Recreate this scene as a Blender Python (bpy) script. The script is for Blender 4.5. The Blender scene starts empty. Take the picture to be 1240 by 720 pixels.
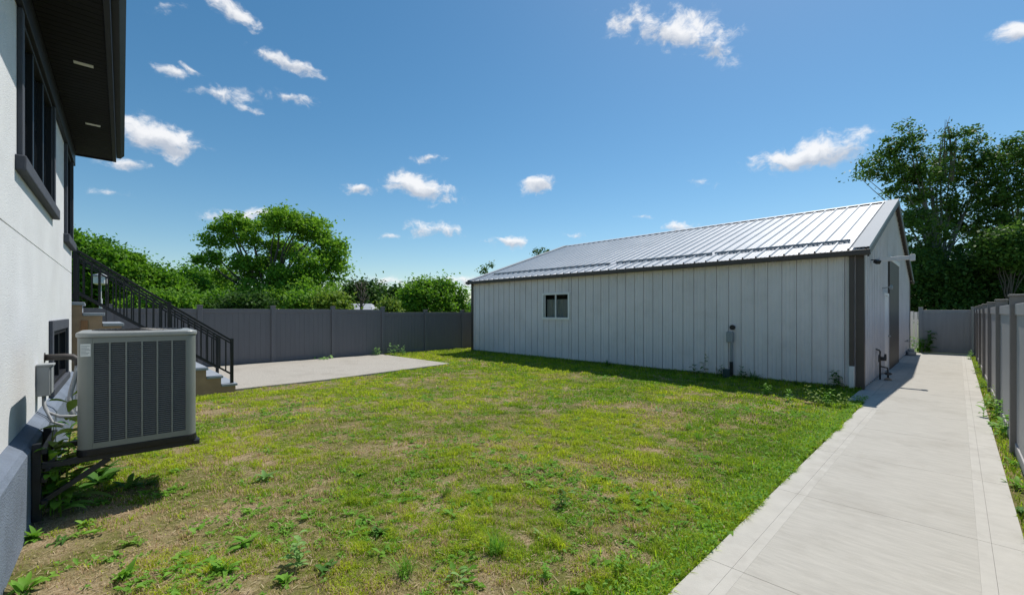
import bpy, bmesh, math, random
import numpy as np
from mathutils import Vector, Matrix

random.seed(7)
rng = np.random.default_rng(11)
S = bpy.context.scene
COL = S.collection
R = math.radians

# ------------------------------------------------------------------ camera
FPX, CX, HY, EYE = 525.0, 620.0, 378.0, 1.70          # focal length, centre column, horizon row (of 1240x720), eye height
YAW = R(44.2)                                          # view direction, turned from +Y towards +X
FW = (math.sin(YAW), math.cos(YAW)); RT = (math.cos(YAW), -math.sin(YAW))
cam_d = bpy.data.cameras.new('camera'); cam = bpy.data.objects.new('camera', cam_d); COL.objects.link(cam)
cam.location = (0, 0, EYE); cam.rotation_euler = (R(90), 0, -YAW)
cam_d.sensor_width = 36; cam_d.lens = 36 * FPX / 1240; cam_d.shift_y = (HY - 360) / 1240
cam_d.clip_start = 0.05; cam_d.clip_end = 3000
S.camera = cam

def ground_at(px, py, z=0.0):
    d = FPX * (EYE - z) / (py - HY); l = d * (px - CX) / FPX
    return (d * FW[0] + l * RT[0], d * FW[1] + l * RT[1])
def at_depth(px, d):
    l = d * (px - CX) / FPX
    return (d * FW[0] + l * RT[0], d * FW[1] + l * RT[1])
def z_at(py, d): return EYE + d * (HY - py) / FPX
def dir_of(px, py):
    v = Vector((FW[0] + RT[0] * (px - CX) / FPX, FW[1] + RT[1] * (px - CX) / FPX, (HY - py) / FPX))
    return v.normalized()

# ------------------------------------------------------------------ light
SUN_EL = R(57.5)
sun_h = Vector((0.985, 0.15)).normalized()             # horizontal direction towards the sun
sun_dir = Vector((sun_h.x * math.cos(SUN_EL), sun_h.y * math.cos(SUN_EL), math.sin(SUN_EL)))
sl = bpy.data.lights.new('sun', 'SUN'); so = bpy.data.objects.new('sun', sl); COL.objects.link(so)
sl.energy = 4.05; sl.angle = R(0.53); sl.color = (1.0, 0.95, 0.87)
so.rotation_euler = (-sun_dir).to_track_quat('-Z', 'Y').to_euler(); so.location = (20, 5, 30)

W = bpy.data.worlds.new('World'); S.world = W; W.use_nodes = True
wt = W.node_tree; wn = wt.nodes; wl = wt.links; wn.clear()
w_out = wn.new('ShaderNodeOutputWorld'); w_bg = wn.new('ShaderNodeBackground'); w_bg.inputs[1].default_value = 0.106
sky = wn.new('ShaderNodeTexSky'); sky.sky_type = 'NISHITA'; sky.sun_disc = False
sky.sun_elevation = SUN_EL; sky.sun_rotation = math.atan2(sun_h.x, sun_h.y)
sky.air_density = 1.0; sky.dust_density = 0.35; sky.ozone_density = 1.6; sky.altitude = 200
# clouds: (px, py) bearing in the photo, half sizes in px, tilt in degrees, strength
CLOUDS = [(195, 168, 66, 26, 14, 1.15), (163, 201, 36, 11, 4, .8), (210, 197, 22, 8, 12, .5), (133, 235, 28, 6, 0, .5),
          (285, 18, 42, 13, 32, .7), (205, 8, 24, 9, -10, .55), (345, 74, 54, 10, 24, .85), (208, 90, 22, 8, 25, .75), (232, 88, 20, 6, 28, .6),
          (264, 113, 38, 10, 14, .85), (306, 133, 20, 6, 18, .7), (350, 115, 30, 9, 8, .75), (436, 229, 27, 9, 0, .9),
          (509, 227, 46, 15, 13, 1.1), (519, 192, 22, 6, -3, .65), (529, 277, 40, 11, 4, .95), (652, 221, 22, 12, -18, .95),
          (616, 294, 27, 8, -4, .8), (590, 294, 14, 4, 0, .5), (472, 283, 12, 4, 0, .4), (520, 250, 16, 4, 0, .4),
          (822, 38, 82, 28, 8, .85), (868, 58, 34, 17, 25, .75), (985, 188, 88, 22, -14, 1.15), (1236, 40, 40, 15, -14, 1.0),
          (818, 276, 26, 9, 0, .95), (697, 284, 14, 5, 0, .6), (470, 341, 62, 9, 0, .6), (555, 340, 50, 9, 0, .6), (290, 262, 62, 12, 0, .75),
          (850, 222, 22, 6, 0, .35), (775, 265, 14, 5, 0, .4), (-120, 120, 120, 30, 8, .9), (1420, 160, 120, 30, -8, .9)]
tc = wn.new('ShaderNodeTexCoord')
def wmath(op, a, b=None, c=None):
    n = wn.new('ShaderNodeMath'); n.operation = op
    for i, v in enumerate((a, b, c)):
        if v is None: continue
        if isinstance(v, (int, float)): n.inputs[i].default_value = v
        else: wl.new(v, n.inputs[i])
    return n.outputs[0]
def wvec(op, a, b):
    n = wn.new('ShaderNodeVectorMath'); n.operation = op
    for i, v in enumerate((a, b)):
        if isinstance(v, (tuple, list, Vector)): n.inputs[i].default_value = v
        else: wl.new(v, n.inputs[i])
    return n.outputs[1] if op in ('DOT_PRODUCT', 'LENGTH') else n.outputs[0]
D0 = tc.outputs['Generated']
wz = wn.new('ShaderNodeTexNoise'); wz.inputs['Scale'].default_value = 20; wz.inputs['Detail'].default_value = 3; wl.new(D0, wz.inputs['Vector'])
D = wvec('ADD', D0, wvec('MULTIPLY', wvec('SUBTRACT', wz.outputs['Color'], (.5, .5, .5)), (.042, .042, .034)))
field = None; low = None
for (px, py, hx, hy, tilt, st) in CLOUDS:
    c = dir_of(px, py); k = 1.0 / math.sqrt(FPX**2 + (px - CX)**2 + (py - HY)**2)
    e1 = (dir_of(px + 2, py) - dir_of(px - 2, py)); e2 = (dir_of(px, py - 2) - dir_of(px, py + 2))
    a = hx * e1.length / 4 * 1.15; b = hy * e2.length / 4 * 1.15
    t1 = e1.normalized(); t2 = (e2 - e2.dot(t1) * t1).normalized()
    ca, sa = math.cos(R(-tilt)), math.sin(R(-tilt))
    f1 = (t1 * ca + t2 * sa); f2 = (t2 * ca - t1 * sa)
    f1 = (f1 - f1.dot(c) * c) / a; f2 = (f2 - f2.dot(c) * c) / b
    u = wvec('DOT_PRODUCT', D, f1); v = wvec('DOT_PRODUCT', D, f2)
    cmb = wn.new('ShaderNodeCombineXYZ'); wl.new(u, cmb.inputs[0])
    vneg = wmath('MULTIPLY', v, 1.0); wl.new(vneg, cmb.inputs[1])
    r = wvec('LENGTH', cmb.outputs[0], (0, 0, 0))
    m = wmath('MULTIPLY_ADD', r, -st, st)                 # st * (1 - r)
    field = m if field is None else wmath('MAXIMUM', field, m)
    s_ = wmath('MULTIPLY', v, wmath('MAXIMUM', m, 0.0))
    low = s_ if low is None else wmath('ADD', low, s_)
def wnoise(scale, detail, rough, stretch):
    mp = wn.new('ShaderNodeMapping'); mp.inputs['Scale'].default_value = stretch
    wl.new(D, mp.inputs[0])
    n = wn.new('ShaderNodeTexNoise'); n.inputs['Scale'].default_value = scale; n.inputs['Detail'].default_value = detail
    n.inputs['Roughness'].default_value = rough; wl.new(mp.outputs[0], n.inputs['Vector']); return n.outputs['Fac']
n1 = wnoise(15, 9, .62, (1, 1, 1.7)); n2 = wnoise(48, 6, .65, (1, 1, 1.5))
dens = wmath('ADD', field, wmath('MULTIPLY', wmath('SUBTRACT', n1, .5), 2.3))
dens = wmath('ADD', dens, wmath('MULTIPLY', wmath('SUBTRACT', n2, .5), 1.0))
mr = wn.new('ShaderNodeMapRange'); mr.interpolation_type = 'SMOOTHERSTEP'
mr.inputs['From Min'].default_value = 0.06; mr.inputs['From Max'].default_value = 0.92
wl.new(dens, mr.inputs['Value'])
inside = wn.new('ShaderNodeMapRange'); inside.interpolation_type = 'SMOOTHSTEP'
inside.inputs['From Min'].default_value = -0.32; inside.inputs['From Max'].default_value = 0.12; wl.new(field, inside.inputs['Value'])
alpha = wmath('MULTIPLY', wmath('MULTIPLY', mr.outputs[0], inside.outputs[0]), .92)
shade = wn.new('ShaderNodeMapRange'); shade.inputs['From Min'].default_value = -0.22; shade.inputs['From Max'].default_value = 0.12
wl.new(wmath('ADD', low, wmath('MULTIPLY', wmath('SUBTRACT', n2, .5), .5)), shade.inputs['Value'])
ccol = wn.new('ShaderNodeMix'); ccol.data_type = 'RGBA'
ccol.inputs['A'].default_value = (4.6, 5.0, 5.7, 1); ccol.inputs['B'].default_value = (8.4, 8.4, 8.5, 1)
wl.new(shade.outputs[0], ccol.inputs['Factor'])
hs = wn.new('ShaderNodeHueSaturation'); hs.inputs['Hue'].default_value = .489; hs.inputs['Saturation'].default_value = 1.27; hs.inputs['Value'].default_value = .97
wl.new(sky.outputs[0], hs.inputs['Color'])
wmix = wn.new('ShaderNodeMix'); wmix.data_type = 'RGBA'
wl.new(alpha, wmix.inputs['Factor']); wl.new(hs.outputs[0], wmix.inputs['A']); wl.new(ccol.outputs['Result'], wmix.inputs['B'])
wl.new(wmix.outputs['Result'], w_bg.inputs[0]); wl.new(w_bg.outputs[0], w_out.inputs[0])
W.cycles.sampling_method = 'MANUAL'; W.cycles.sample_map_resolution = 512

S.render.engine = 'CYCLES'
S.view_settings.view_transform = 'Standard'; S.view_settings.look = 'None'
S.view_settings.exposure = 0.15; S.view_settings.gamma = 1.0; S.view_settings.use_curve_mapping = False
S.cycles.max_bounces = 8; S.cycles.diffuse_bounces = 4; S.cycles.transparent_max_bounces = 8

# ------------------------------------------------------------------ materials
def mat(name, col, rough=.6, metal=0.0, var=.12, scale=6.0, bump=0.0, bscale=None, spec=.5, col2=None, stretch=None, detail=6, coat=0, stain=0, sscale=1.0):
    m = bpy.data.materials.new(name); m.use_nodes = True
    nt = m.node_tree; n = nt.nodes; l = nt.links
    p = n['Principled BSDF']; p.inputs['Roughness'].default_value = rough; p.inputs['Metallic'].default_value = metal
    p.inputs['Specular IOR Level'].default_value = spec
    if coat: p.inputs['Coat Weight'].default_value = coat
    g = n.new('ShaderNodeNewGeometry'); mp = n.new('ShaderNodeMapping'); l.new(g.outputs['Position'], mp.inputs[0])
    if stretch: mp.inputs['Scale'].default_value = stretch
    nz = n.new('ShaderNodeTexNoise'); nz.inputs['Scale'].default_value = scale; nz.inputs['Detail'].default_value = detail
    nz.inputs['Roughness'].default_value = .6; l.new(mp.outputs[0], nz.inputs['Vector'])
    cr = n.new('ShaderNodeValToRGB'); cr.color_ramp.elements[0].position = .3; cr.color_ramp.elements[1].position = .7
    a = col2 if col2 else tuple(c * (1 - var) for c in col)
    b = col if col2 else tuple(min(1, c * (1 + var)) for c in col)
    cr.color_ramp.elements[0].color = (*a, 1); cr.color_ramp.elements[1].color = (*b, 1)
    l.new(nz.outputs['Fac'], cr.inputs[0]); l.new(cr.outputs[0], p.inputs['Base Color'])
    if stain:
        sn = n.new('ShaderNodeTexNoise'); sn.inputs['Scale'].default_value = sscale; sn.inputs['Detail'].default_value = 8; sn.inputs['Roughness'].default_value = .68
        l.new(g.outputs['Position'], sn.inputs['Vector']); sr = n.new('ShaderNodeMapRange'); sr.inputs['From Min'].default_value = .5; sr.inputs['From Max'].default_value = .8; sr.inputs['To Max'].default_value = stain
        l.new(sn.outputs['Fac'], sr.inputs['Value']); sm = n.new('ShaderNodeMix'); sm.data_type = 'RGBA'; sm.blend_type = 'MULTIPLY'
        sm.inputs['B'].default_value = (.42, .38, .33, 1); l.new(sr.outputs[0], sm.inputs['Factor']); l.new(cr.outputs[0], sm.inputs['A']); l.new(sm.outputs['Result'], p.inputs['Base Color'])
    rr = n.new('ShaderNodeMapRange'); rr.inputs['To Min'].default_value = max(0, rough - .08); rr.inputs['To Max'].default_value = min(1, rough + .08)
    l.new(nz.outputs['Fac'], rr.inputs['Value']); l.new(rr.outputs[0], p.inputs['Roughness'])
    if bump:
        bn = n.new('ShaderNodeTexNoise'); bn.inputs['Scale'].default_value = bscale or scale * 8; bn.inputs['Detail'].default_value = 4
        l.new(mp.outputs[0], bn.inputs['Vector'])
        bp = n.new('ShaderNodeBump'); bp.inputs['Strength'].default_value = bump; bp.inputs['Distance'].default_value = .01
        l.new(bn.outputs['Fac'], bp.inputs['Height']); l.new(bp.outputs[0], p.inputs['Normal'])
    return m

def leaf_mat(name, cols, trans=.35, rough=.5, attr=None):
    """foliage: colour varies leaf by leaf"""
    m = bpy.data.materials.new(name); m.use_nodes = True
    nt = m.node_tree; n = nt.nodes; l = nt.links
    p = n['Principled BSDF']; p.inputs['Roughness'].default_value = rough + .12; p.inputs['Specular IOR Level'].default_value = .2
    g = n.new('ShaderNodeNewGeometry'); cr = n.new('ShaderNodeValToRGB')
    el = cr.color_ramp.elements
    while len(el) < len(cols): el.new(.5)
    for i, c in enumerate(cols):
        el[i].position = i / max(1, len(cols) - 1); el[i].color = (*c, 1)
    l.new(g.outputs['Random Per Island'], cr.inputs[0])
    src = cr.outputs[0]
    if attr:
        at = n.new('ShaderNodeAttribute'); at.attribute_name = 'tint'; src = at.outputs['Color']
    l.new(src, p.inputs['Base Color'])
    tr = n.new('ShaderNodeBsdfTranslucent'); br = n.new('ShaderNodeHueSaturation'); br.inputs['Value'].default_value = 1.5; br.inputs['Saturation'].default_value = 1.05
    l.new(src, br.inputs['Color']); l.new(br.outputs[0], tr.inputs['Color'])
    mx = n.new('ShaderNodeMixShader'); mx.inputs[0].default_value = trans
    l.new(p.outputs[0], mx.inputs[1]); l.new(tr.outputs[0], mx.inputs[2]); l.new(mx.outputs[0], n['Material Output'].inputs[0])
    return m

def glass_mat(name, col, rough=.03):
    m = mat(name, col, rough, 0, .05, 1.0, spec=.8); return m

M = {}
M['stucco'] = mat('stucco', (.67, .68, .69), .92, var=.05, scale=1.7, bump=.6, bscale=95, spec=.2, stain=.14, sscale=.9)
M['foundation'] = mat('foundation_coating', (.17, .205, .265), .85, var=.12, scale=4, bump=.9, bscale=80, spec=.25, stain=.5, sscale=2.2)
M['dark_trim'] = mat('dark_trim', (.016, .018, .023), .5, var=.1, scale=4, spec=.3)
M['sill'] = mat('sill_coating', (.055, .062, .08), .8, var=.12, scale=5, bump=.3, bscale=150)
M['soffit'] = mat('soffit_metal', (.007, .0072, .0075), .65, var=.1, scale=3, spec=.2)
M['glass'] = glass_mat('dark_glass', (.012, .014, .017))
M['white_plastic'] = mat('white_plastic', (.75, .75, .73), .45, var=.04)
M['roofing'] = mat('shingles', (.05, .05, .055), .9, var=.3, scale=14, bump=.5)
M['siding'] = mat('white_siding_metal', (.765, .72, .715), .5, var=.05, scale=.9, spec=.45, stain=.22, sscale=1.6)
M['roof_metal'] = mat('white_roof_metal', (.65, .66, .67), .42, var=.05, scale=1.1, spec=.5)
M['flashing'] = mat('galvalume_flashing', (.40, .42, .44), .7, 0, .05, spec=.2)
M['galvanised'] = mat('galvanised', (.27, .275, .29), .55, .2)
M['brown'] = mat('brown_trim', (.075, .06, .052), .5, var=.12, scale=3)
M['door_brown'] = mat('brown_door', (.06, .048, .042), .6, var=.15, scale=2)
M['fence'] = mat('grey_vinyl', (.15, .148, .16), .55, var=.06, scale=1.6, stretch=(6, 6, .6))
M['fence_warm'] = mat('taupe_vinyl', (.37, .355, .35), .55, var=.07, scale=1.6, stretch=(6, 6, .6))  # colour lightened so the path-side panels read as sunlit
M['post_shaded'] = mat('taupe_vinyl_shaded', (.21, .19, .182), .55, var=.07, scale=1.6, stretch=(6, 6, .6))  # darker copy of the taupe vinyl: shade on the post faces painted in
M['ac'] = mat('grey_cabinet_paint', (.20, .215, .20), .42, var=.05, scale=3, spec=.5)
M['ac_dark'] = mat('louver_paint', (.15, .16, .157), .45, var=.06)
M['coil'] = mat('coil_black', (.018, .018, .02), .7, var=.1)
M['ac_top'] = mat('cap_paint', (.30, .31, .30), .4, var=.05)
M['black'] = mat('black_paint', (.009, .009, .011), .45, var=.1)
M['steel'] = mat('black_steel', (.022, .024, .03), .5, var=.2, scale=8)
M['grey_box'] = mat('grey_enamel', (.30, .32, .33), .5, var=.06)
M['pipe_brown'] = mat('pipe_wrap', (.05, .043, .04), .6, var=.15)
M['cable'] = mat('cable_wrap', (.32, .33, .34), .6, var=.12)
M['tread'] = mat('bluestone', (.29, .325, .37), .8, var=.08, scale=4, bump=.2)
M['tan'] = mat('tan_block', (.36, .25, .16), .9, var=.15, scale=5, bump=.3, bscale=60)
M['wood'] = mat('raw_wood', (.30, .155, .07), .75, var=.2, scale=4, stretch=(8, 8, .6))
M['bark'] = mat('bark', (.12, .10, .085), .95, var=.3, scale=9, bump=.6, stretch=(3, 3, .7))
M['bark_pale'] = mat('pale_bark', (.20, .185, .165), .9, var=.3, scale=7, bump=.5, stretch=(3, 3, .7))
M['stem'] = mat('weed_stem', (.11, .14, .05), .7, var=.2)
M['copper'] = mat('gas_pipe_paint', (.05, .047, .045), .55, var=.25, scale=20)
M['rust'] = mat('weathered_stone', (.34, .28, .22), .9, var=.2, scale=30)
M['window_vinyl'] = mat('window_vinyl', (.84, .83, .80), .5, var=.05)
M['far_roof'] = mat('grey_metal_roofing', (.42, .44, .47), .6, var=.06)
M['far_wall'] = mat('dark_far_wall', (.10, .095, .095), .9, var=.15)
M['blind'] = mat('curtain_cloth', (.33, .32, .29), .9, var=.1, scale=5, stretch=(6, 6, .5))

L = {}
L['big'] = leaf_mat('leaves_big', [(0.115, 0.24, 0.022), (0.175, 0.335, 0.032), (0.25, 0.42, 0.055)], .38)
L['row'] = leaf_mat('leaves_row', [(0.075, 0.18, 0.015), (0.115, 0.26, 0.023), (0.17, 0.33, 0.036)], .36)
L['lime'] = leaf_mat('leaves_lime', [(0.1, 0.225, 0.02), (0.14, 0.285, 0.028), (0.19, 0.345, 0.045)], .38)
L['deep'] = leaf_mat('leaves_deep', [(0.035, 0.085, 0.016), (0.055, 0.12, 0.022), (0.085, 0.165, 0.035)], .3)
L['poplar'] = leaf_mat('leaves_poplar', [(0.045, 0.1, 0.018), (0.08, 0.16, 0.028), (0.14, 0.24, 0.045)], .30, rough=.42)
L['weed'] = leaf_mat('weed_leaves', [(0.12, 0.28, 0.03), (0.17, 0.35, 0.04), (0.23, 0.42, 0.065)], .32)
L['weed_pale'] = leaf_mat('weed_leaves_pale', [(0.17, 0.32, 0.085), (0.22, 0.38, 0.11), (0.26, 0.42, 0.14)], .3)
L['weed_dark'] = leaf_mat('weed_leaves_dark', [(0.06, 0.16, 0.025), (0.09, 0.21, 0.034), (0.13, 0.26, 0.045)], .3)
L['yellow'] = leaf_mat('weed_leaves_yellow', [(.14, .24, .03), (.18, .28, .04), (.20, .27, .05)], .32)
L['grass'] = leaf_mat('grass_blades', [(.1, .2, .03)], .42, rough=.55, attr=True)

# ------------------------------------------------------------------ mesh helpers
class MB:
    def __init__(s): s.v = []; s.f = []
    def add(s, vs, fs):
        o = len(s.v); s.v += [tuple(v) for v in vs]; s.f += [tuple(i + o for i in f) for f in fs]; return s
    def box(s, x0, x1, y0, y1, z0, z1):
        vs = [(x, y, z) for x in (x0, x1) for y in (y0, y1) for z in (z0, z1)]
        return s.add(vs, [(0, 1, 3, 2), (4, 6, 7, 5), (0, 4, 5, 1), (2, 3, 7, 6), (0, 2, 6, 4), (1, 5, 7, 3)])
    def bar(s, p0, p1, w, h, up=(0, 0, 1)):
        p0 = Vector(p0); p1 = Vector(p1); d = (p1 - p0).normalized(); up = Vector(up)
        if abs(d.dot(up)) > .99: up = Vector((1, 0, 0))
        a = d.cross(up).normalized(); b = a.cross(d).normalized()
        vs = [p + a * (sx * w / 2) + b * (sy * h / 2) for p in (p0, p1) for sx in (-1, 1) for sy in (-1, 1)]
        return s.add(vs, [(0, 1, 3, 2), (4, 6, 7, 5), (0, 4, 5, 1), (2, 3, 7, 6), (0, 2, 6, 4), (1, 5, 7, 3)])
    def tube(s, pts, rad, n=8, caps=True):
        pts = [Vector(p) for p in pts]; o = len(s.v)
        if isinstance(rad, (int, float)): rad = [rad] * len(pts)
        prev = None
        for i, p in enumerate(pts):
            d = (pts[min(i + 1, len(pts) - 1)] - pts[max(i - 1, 0)]).normalized()
            if prev is None:
                a = d.cross(Vector((0, 0, 1)) if abs(d.z) < .9 else Vector((1, 0, 0))).normalized()
            else: a = (prev - prev.dot(d) * d).normalized()
            prev = a; b = d.cross(a)
            for k in range(n):
                t = 2 * math.pi * k / n; s.v.append(tuple(p + (a * math.cos(t) + b * math.sin(t)) * rad[i]))
        for i in range(len(pts) - 1):
            for k in range(n):
                k2 = (k + 1) % n
                s.f.append((o + i * n + k, o + i * n + k2, o + (i + 1) * n + k2, o + (i + 1) * n + k))
        if caps:
            s.f.append(tuple(o + k for k in reversed(range(n)))); e = o + (len(pts) - 1) * n
            s.f.append(tuple(e + k for k in range(n)))
        return s
    def prism(s, poly, z0, z1):                       # horizontal polygon (ccw) between two heights
        n = len(poly); vs = [(x, y, z0) for x, y in poly] + [(x, y, z1) for x, y in poly]
        fs = [tuple(reversed(range(n))), tuple(range(n, 2 * n))] + [(i, (i + 1) % n, n + (i + 1) % n, n + i) for i in range(n)]
        return s.add(vs, fs)
    def extrude(s, prof, axis, a0, a1):               # closed 2-D profile swept along an axis: 'x' -> prof (y,z); 'y' -> prof (x,z)
        n = len(prof)
        mk = (lambda p, a: (a, p[0], p[1])) if axis == 'x' else (lambda p, a: (p[0], a, p[1]))
        vs = [mk(p, a0) for p in prof] + [mk(p, a1) for p in prof]
        fs = [tuple(reversed(range(n))), tuple(range(n, 2 * n))] + [(i, (i + 1) % n, n + (i + 1) % n, n + i) for i in range(n)]
        return s.add(vs, fs)
    def build(s, name, m, parent=None, bevel=0, smooth=False, seg=2):
        me = bpy.data.meshes.new(name); me.from_pydata(s.v, [], s.f); me.update()
        bm = bmesh.new(); bm.from_mesh(me); bmesh.ops.recalc_face_normals(bm, faces=bm.faces); bm.to_mesh(me); bm.free()
        o = bpy.data.objects.new(name, me); COL.objects.link(o)
        me.materials.append(m)
        if parent: o.parent = parent
        if smooth: me.polygons.foreach_set('use_smooth', [True] * len(me.polygons))
        if bevel:
            b = o.modifiers.new('bevel', 'BEVEL'); b.width = bevel; b.segments = seg; b.limit_method = 'ANGLE'; b.angle_limit = R(40)
        return o

def np_obj(name, V, nper, m, parent=None, tint=None, faces_per=None):
    """many small leaf pieces as one mesh; V (n, nper, 3); faces_per = local face index tuples"""
    n = V.shape[0]; me = bpy.data.meshes.new(name)
    V = np.ascontiguousarray(V.reshape(-1, 3), dtype=np.float32)
    fl = [np.array(f) for f in faces_per]
    loops = []; starts = []; tot = 0
    base = (np.arange(n) * nper)
    lp = np.concatenate([base[:, None] + f[None, :] for f in fl], axis=1)      # per piece: all faces' loops
    sizes = np.tile(np.array([len(f) for f in fl]), n)
    st = np.concatenate([[0], np.cumsum(sizes)[:-1]])
    me.vertices.add(len(V)); me.vertices.foreach_set('co', V.ravel())
    me.loops.add(lp.size); me.loops.foreach_set('vertex_index', lp.ravel().astype(np.int32))
    me.polygons.add(len(sizes)); me.polygons.foreach_set('loop_start', st.astype(np.int32))
    me.update(calc_edges=True)
    if tint is not None:
        a = me.attributes.new('tint', 'FLOAT_COLOR', 'POINT')
        t = np.repeat(np.concatenate([tint, np.ones((n, 1))], axis=1), nper, axis=0)
        a.data.foreach_set('color', t.astype(np.float32).ravel())
    me.materials.append(m)
    o = bpy.data.objects.new(name, me); COL.objects.link(o)
    if parent: o.parent = parent
    return o

def tag(o, label=None, cat=None, group=None, kind=None):
    if label: o['label'] = label
    if cat: o['category'] = cat
    if group: o['group'] = group
    if kind: o['kind'] = kind
    return o
def thing(name, label, cat, loc=(0, 0, 0), rz=0, group=None):
    o = bpy.data.objects.new(name, None); COL.objects.link(o); o.location = loc; o.rotation_euler = (0, 0, rz)
    o.empty_display_size = .2
    return tag(o, label, cat, group)

_lat = rng.random((256, 256))
def vnoise(x, y):
    xi = np.floor(x).astype(int); yi = np.floor(y).astype(int); fx = x - xi; fy = y - yi
    fx = fx * fx * (3 - 2 * fx); fy = fy * fy * (3 - 2 * fy)
    g = lambda i, j: _lat[i % 256, j % 256]
    return (g(xi, yi) * (1 - fx) + g(xi + 1, yi) * fx) * (1 - fy) + (g(xi, yi + 1) * (1 - fx) + g(xi + 1, yi + 1) * fx) * fy
def fbm(x, y, sc, octs=4):
    t = 0; a = .5; s = 0
    for o in range(octs):
        t = t + a * vnoise(x * sc * 2**o + 17.3 * o, y * sc * 2**o + 5.1 * o); s += a; a *= .55
    return t / s

# ------------------------------------------------------------------ the setting: ground, lawn, concrete
SX0, SX1, SY0, SY1 = 12.0, 25.0, 1.44, 14.85          # shed footprint
PATH_L, PATH_R = 1.20, -0.34
PAT_X1, PAT_Y0, FY = 8.4, 10.95, 16.05                 # patio edge, fence line
def lawn_z(x, y): return (fbm(np.asarray(x, float), np.asarray(y, float), .8, 3) - .5) * .035 - .01

g_m = mat('field_ground', (.12, .15, .04), .95, var=.35, scale=1.5, bump=.4)
o = MB().add([(-600, -600, -.09), (900, -600, -.09), (900, 900, -.09), (-600, 900, -.09)], [(0, 1, 2, 3)]).build('ground', g_m)
tag(o, kind='structure')

def lawn_material():
    m = bpy.data.materials.new('lawn_soil'); m.use_nodes = True; nt = m.node_tree; n = nt.nodes; l = nt.links
    p = n['Principled BSDF']; p.inputs['Roughness'].default_value = .95; p.inputs['Specular IOR Level'].default_value = .1
    g = n.new('ShaderNodeNewGeometry')
    def nz(sc, det):
        t = n.new('ShaderNodeTexNoise'); t.inputs['Scale'].default_value = sc; t.inputs['Detail'].default_value = det; t.inputs['Roughness'].default_value = .65
        l.new(g.outputs['Position'], t.inputs['Vector']); return t.outputs['Fac']
    def ramp(src, stops):
        r = n.new('ShaderNodeValToRGB'); e = r.color_ramp.elements
        while len(e) < len(stops): e.new(.5)
        for i, (pz, c) in enumerate(stops): e[i].position = pz; e[i].color = (*c, 1)
        l.new(src, r.inputs[0]); return r.outputs[0]
    fine = ramp(nz(55, 6), [(.32, (.17, .105, .062)), (.48, (.40, .285, .185)), (.68, (.58, .46, .32))])
    grn = ramp(nz(40, 5), [(.35, (.07, .085, .016)), (.65, (.17, .19, .035))])
    mask = ramp(nz(1.1, 5), [(.36, (.1, .1, .1)), (.56, (.9, .9, .9))])
    mx = n.new('ShaderNodeMix'); mx.data_type = 'RGBA'
    l.new(mask, mx.inputs['Factor']); l.new(fine, mx.inputs['A']); l.new(grn, mx.inputs['B']); l.new(mx.outputs['Result'], p.inputs['Base Color'])
    bp = n.new('ShaderNodeBump'); bp.inputs['Strength'].default_value = .9; bp.inputs['Distance'].default_value = .02
    l.new(nz(70, 5), bp.inputs['Height']); l.new(bp.outputs[0], p.inputs['Normal'])
    return m
xs = np.arange(-1.6, 14.01, .2); ys = np.arange(-6.0, 16.61, .2)
mb = MB(); idx = {}
for i, x in enumerate(xs):
    for j, y in enumerate(ys):
        idx[i, j] = len(mb.v); mb.v.append((x, y, float(lawn_z(x, y))))
for i in range(len(xs) - 1):
    for j in range(len(ys) - 1):
        mb.f.append((idx[i, j], idx[i + 1, j], idx[i + 1, j + 1], idx[i, j + 1]))
tag(mb.build('lawn_soil', lawn_material(), smooth=True), kind='structure')

conc = mat('concrete', (.45, .432, .39), .9, var=.085, scale=5, bump=.3, bscale=30, stretch=(5, .8, 1), detail=10, spec=.25, stain=.38, sscale=1.1)
conc2 = mat('concrete_trowelled', (.485, .467, .425), .85, var=.06, scale=6, bump=.15, bscale=120, spec=.25, stain=.42, sscale=1.7)
conc3 = mat('patio_concrete', (.45, .415, .36), .95, var=.22, scale=26, bump=.8, bscale=130, spec=.2, stain=.4, sscale=1.2)
G = .002; XE = [-4.0] + [3.01 + 1.67 * k for k in range(-3, 13)] + [24.95]
XE = sorted(XE)
mid = MB(); bor = MB()
for a, b in zip(XE[:-1], XE[1:]):
    mid.box(a + G, b - G, PATH_R + .2405, PATH_L - .2405, -.1, .03)
    bor.box(a + G, b - G, PATH_R + .17 + G * .4, PATH_R + .24, -.1, .0302); bor.box(a + G, b - G, PATH_L - .24, PATH_L - .17 - G * .4, -.1, .0302)
    bor.box(a + G, b - G, PATH_R, PATH_R + .17 - G * .4, -.1, .03)
    bor.box(a + G, b - G, PATH_L - .17 + G * .4, PATH_L, -.1, .03)
bor.box(10.35, 24.9, PATH_L + .004, SY0 + .03, -.1, .028)
o = mid.build('concrete_path', conc); tag(o, kind='structure')
o2 = bor.build('path_border', conc2); tag(o2, kind='structure')
o = MB().box(-4, 24.95, PATH_R + .01, PATH_L - .01, -.11, -.002).build('path_bed', mat('joint_dirt', (.20, .185, .165), .95)); tag(o, kind='structure')
pt = MB().prism([(-3.5, PAT_Y0), (4.2, PAT_Y0), (PAT_X1, PAT_Y0 + .62), (PAT_X1 - .1, FY - .12), (-3.5, FY - .12)], -.1, .04)
tag(pt.build('patio', conc3, bevel=.012), kind='structure')

# ------------------------------------------------------------------ house
HR = R(-2.25)
house = thing('stucco_house', 'two storey house with white stucco wall, black soffit and dark window trim', 'house', (-.23, 10.5, 0), HR)
HM = Matrix.Translation((-.23, 10.5, 0)) @ Matrix.Rotation(HR, 4, 'Z')
def hw(x, y, z=0): return tuple(HM @ Vector((x, y, z)))
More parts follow.
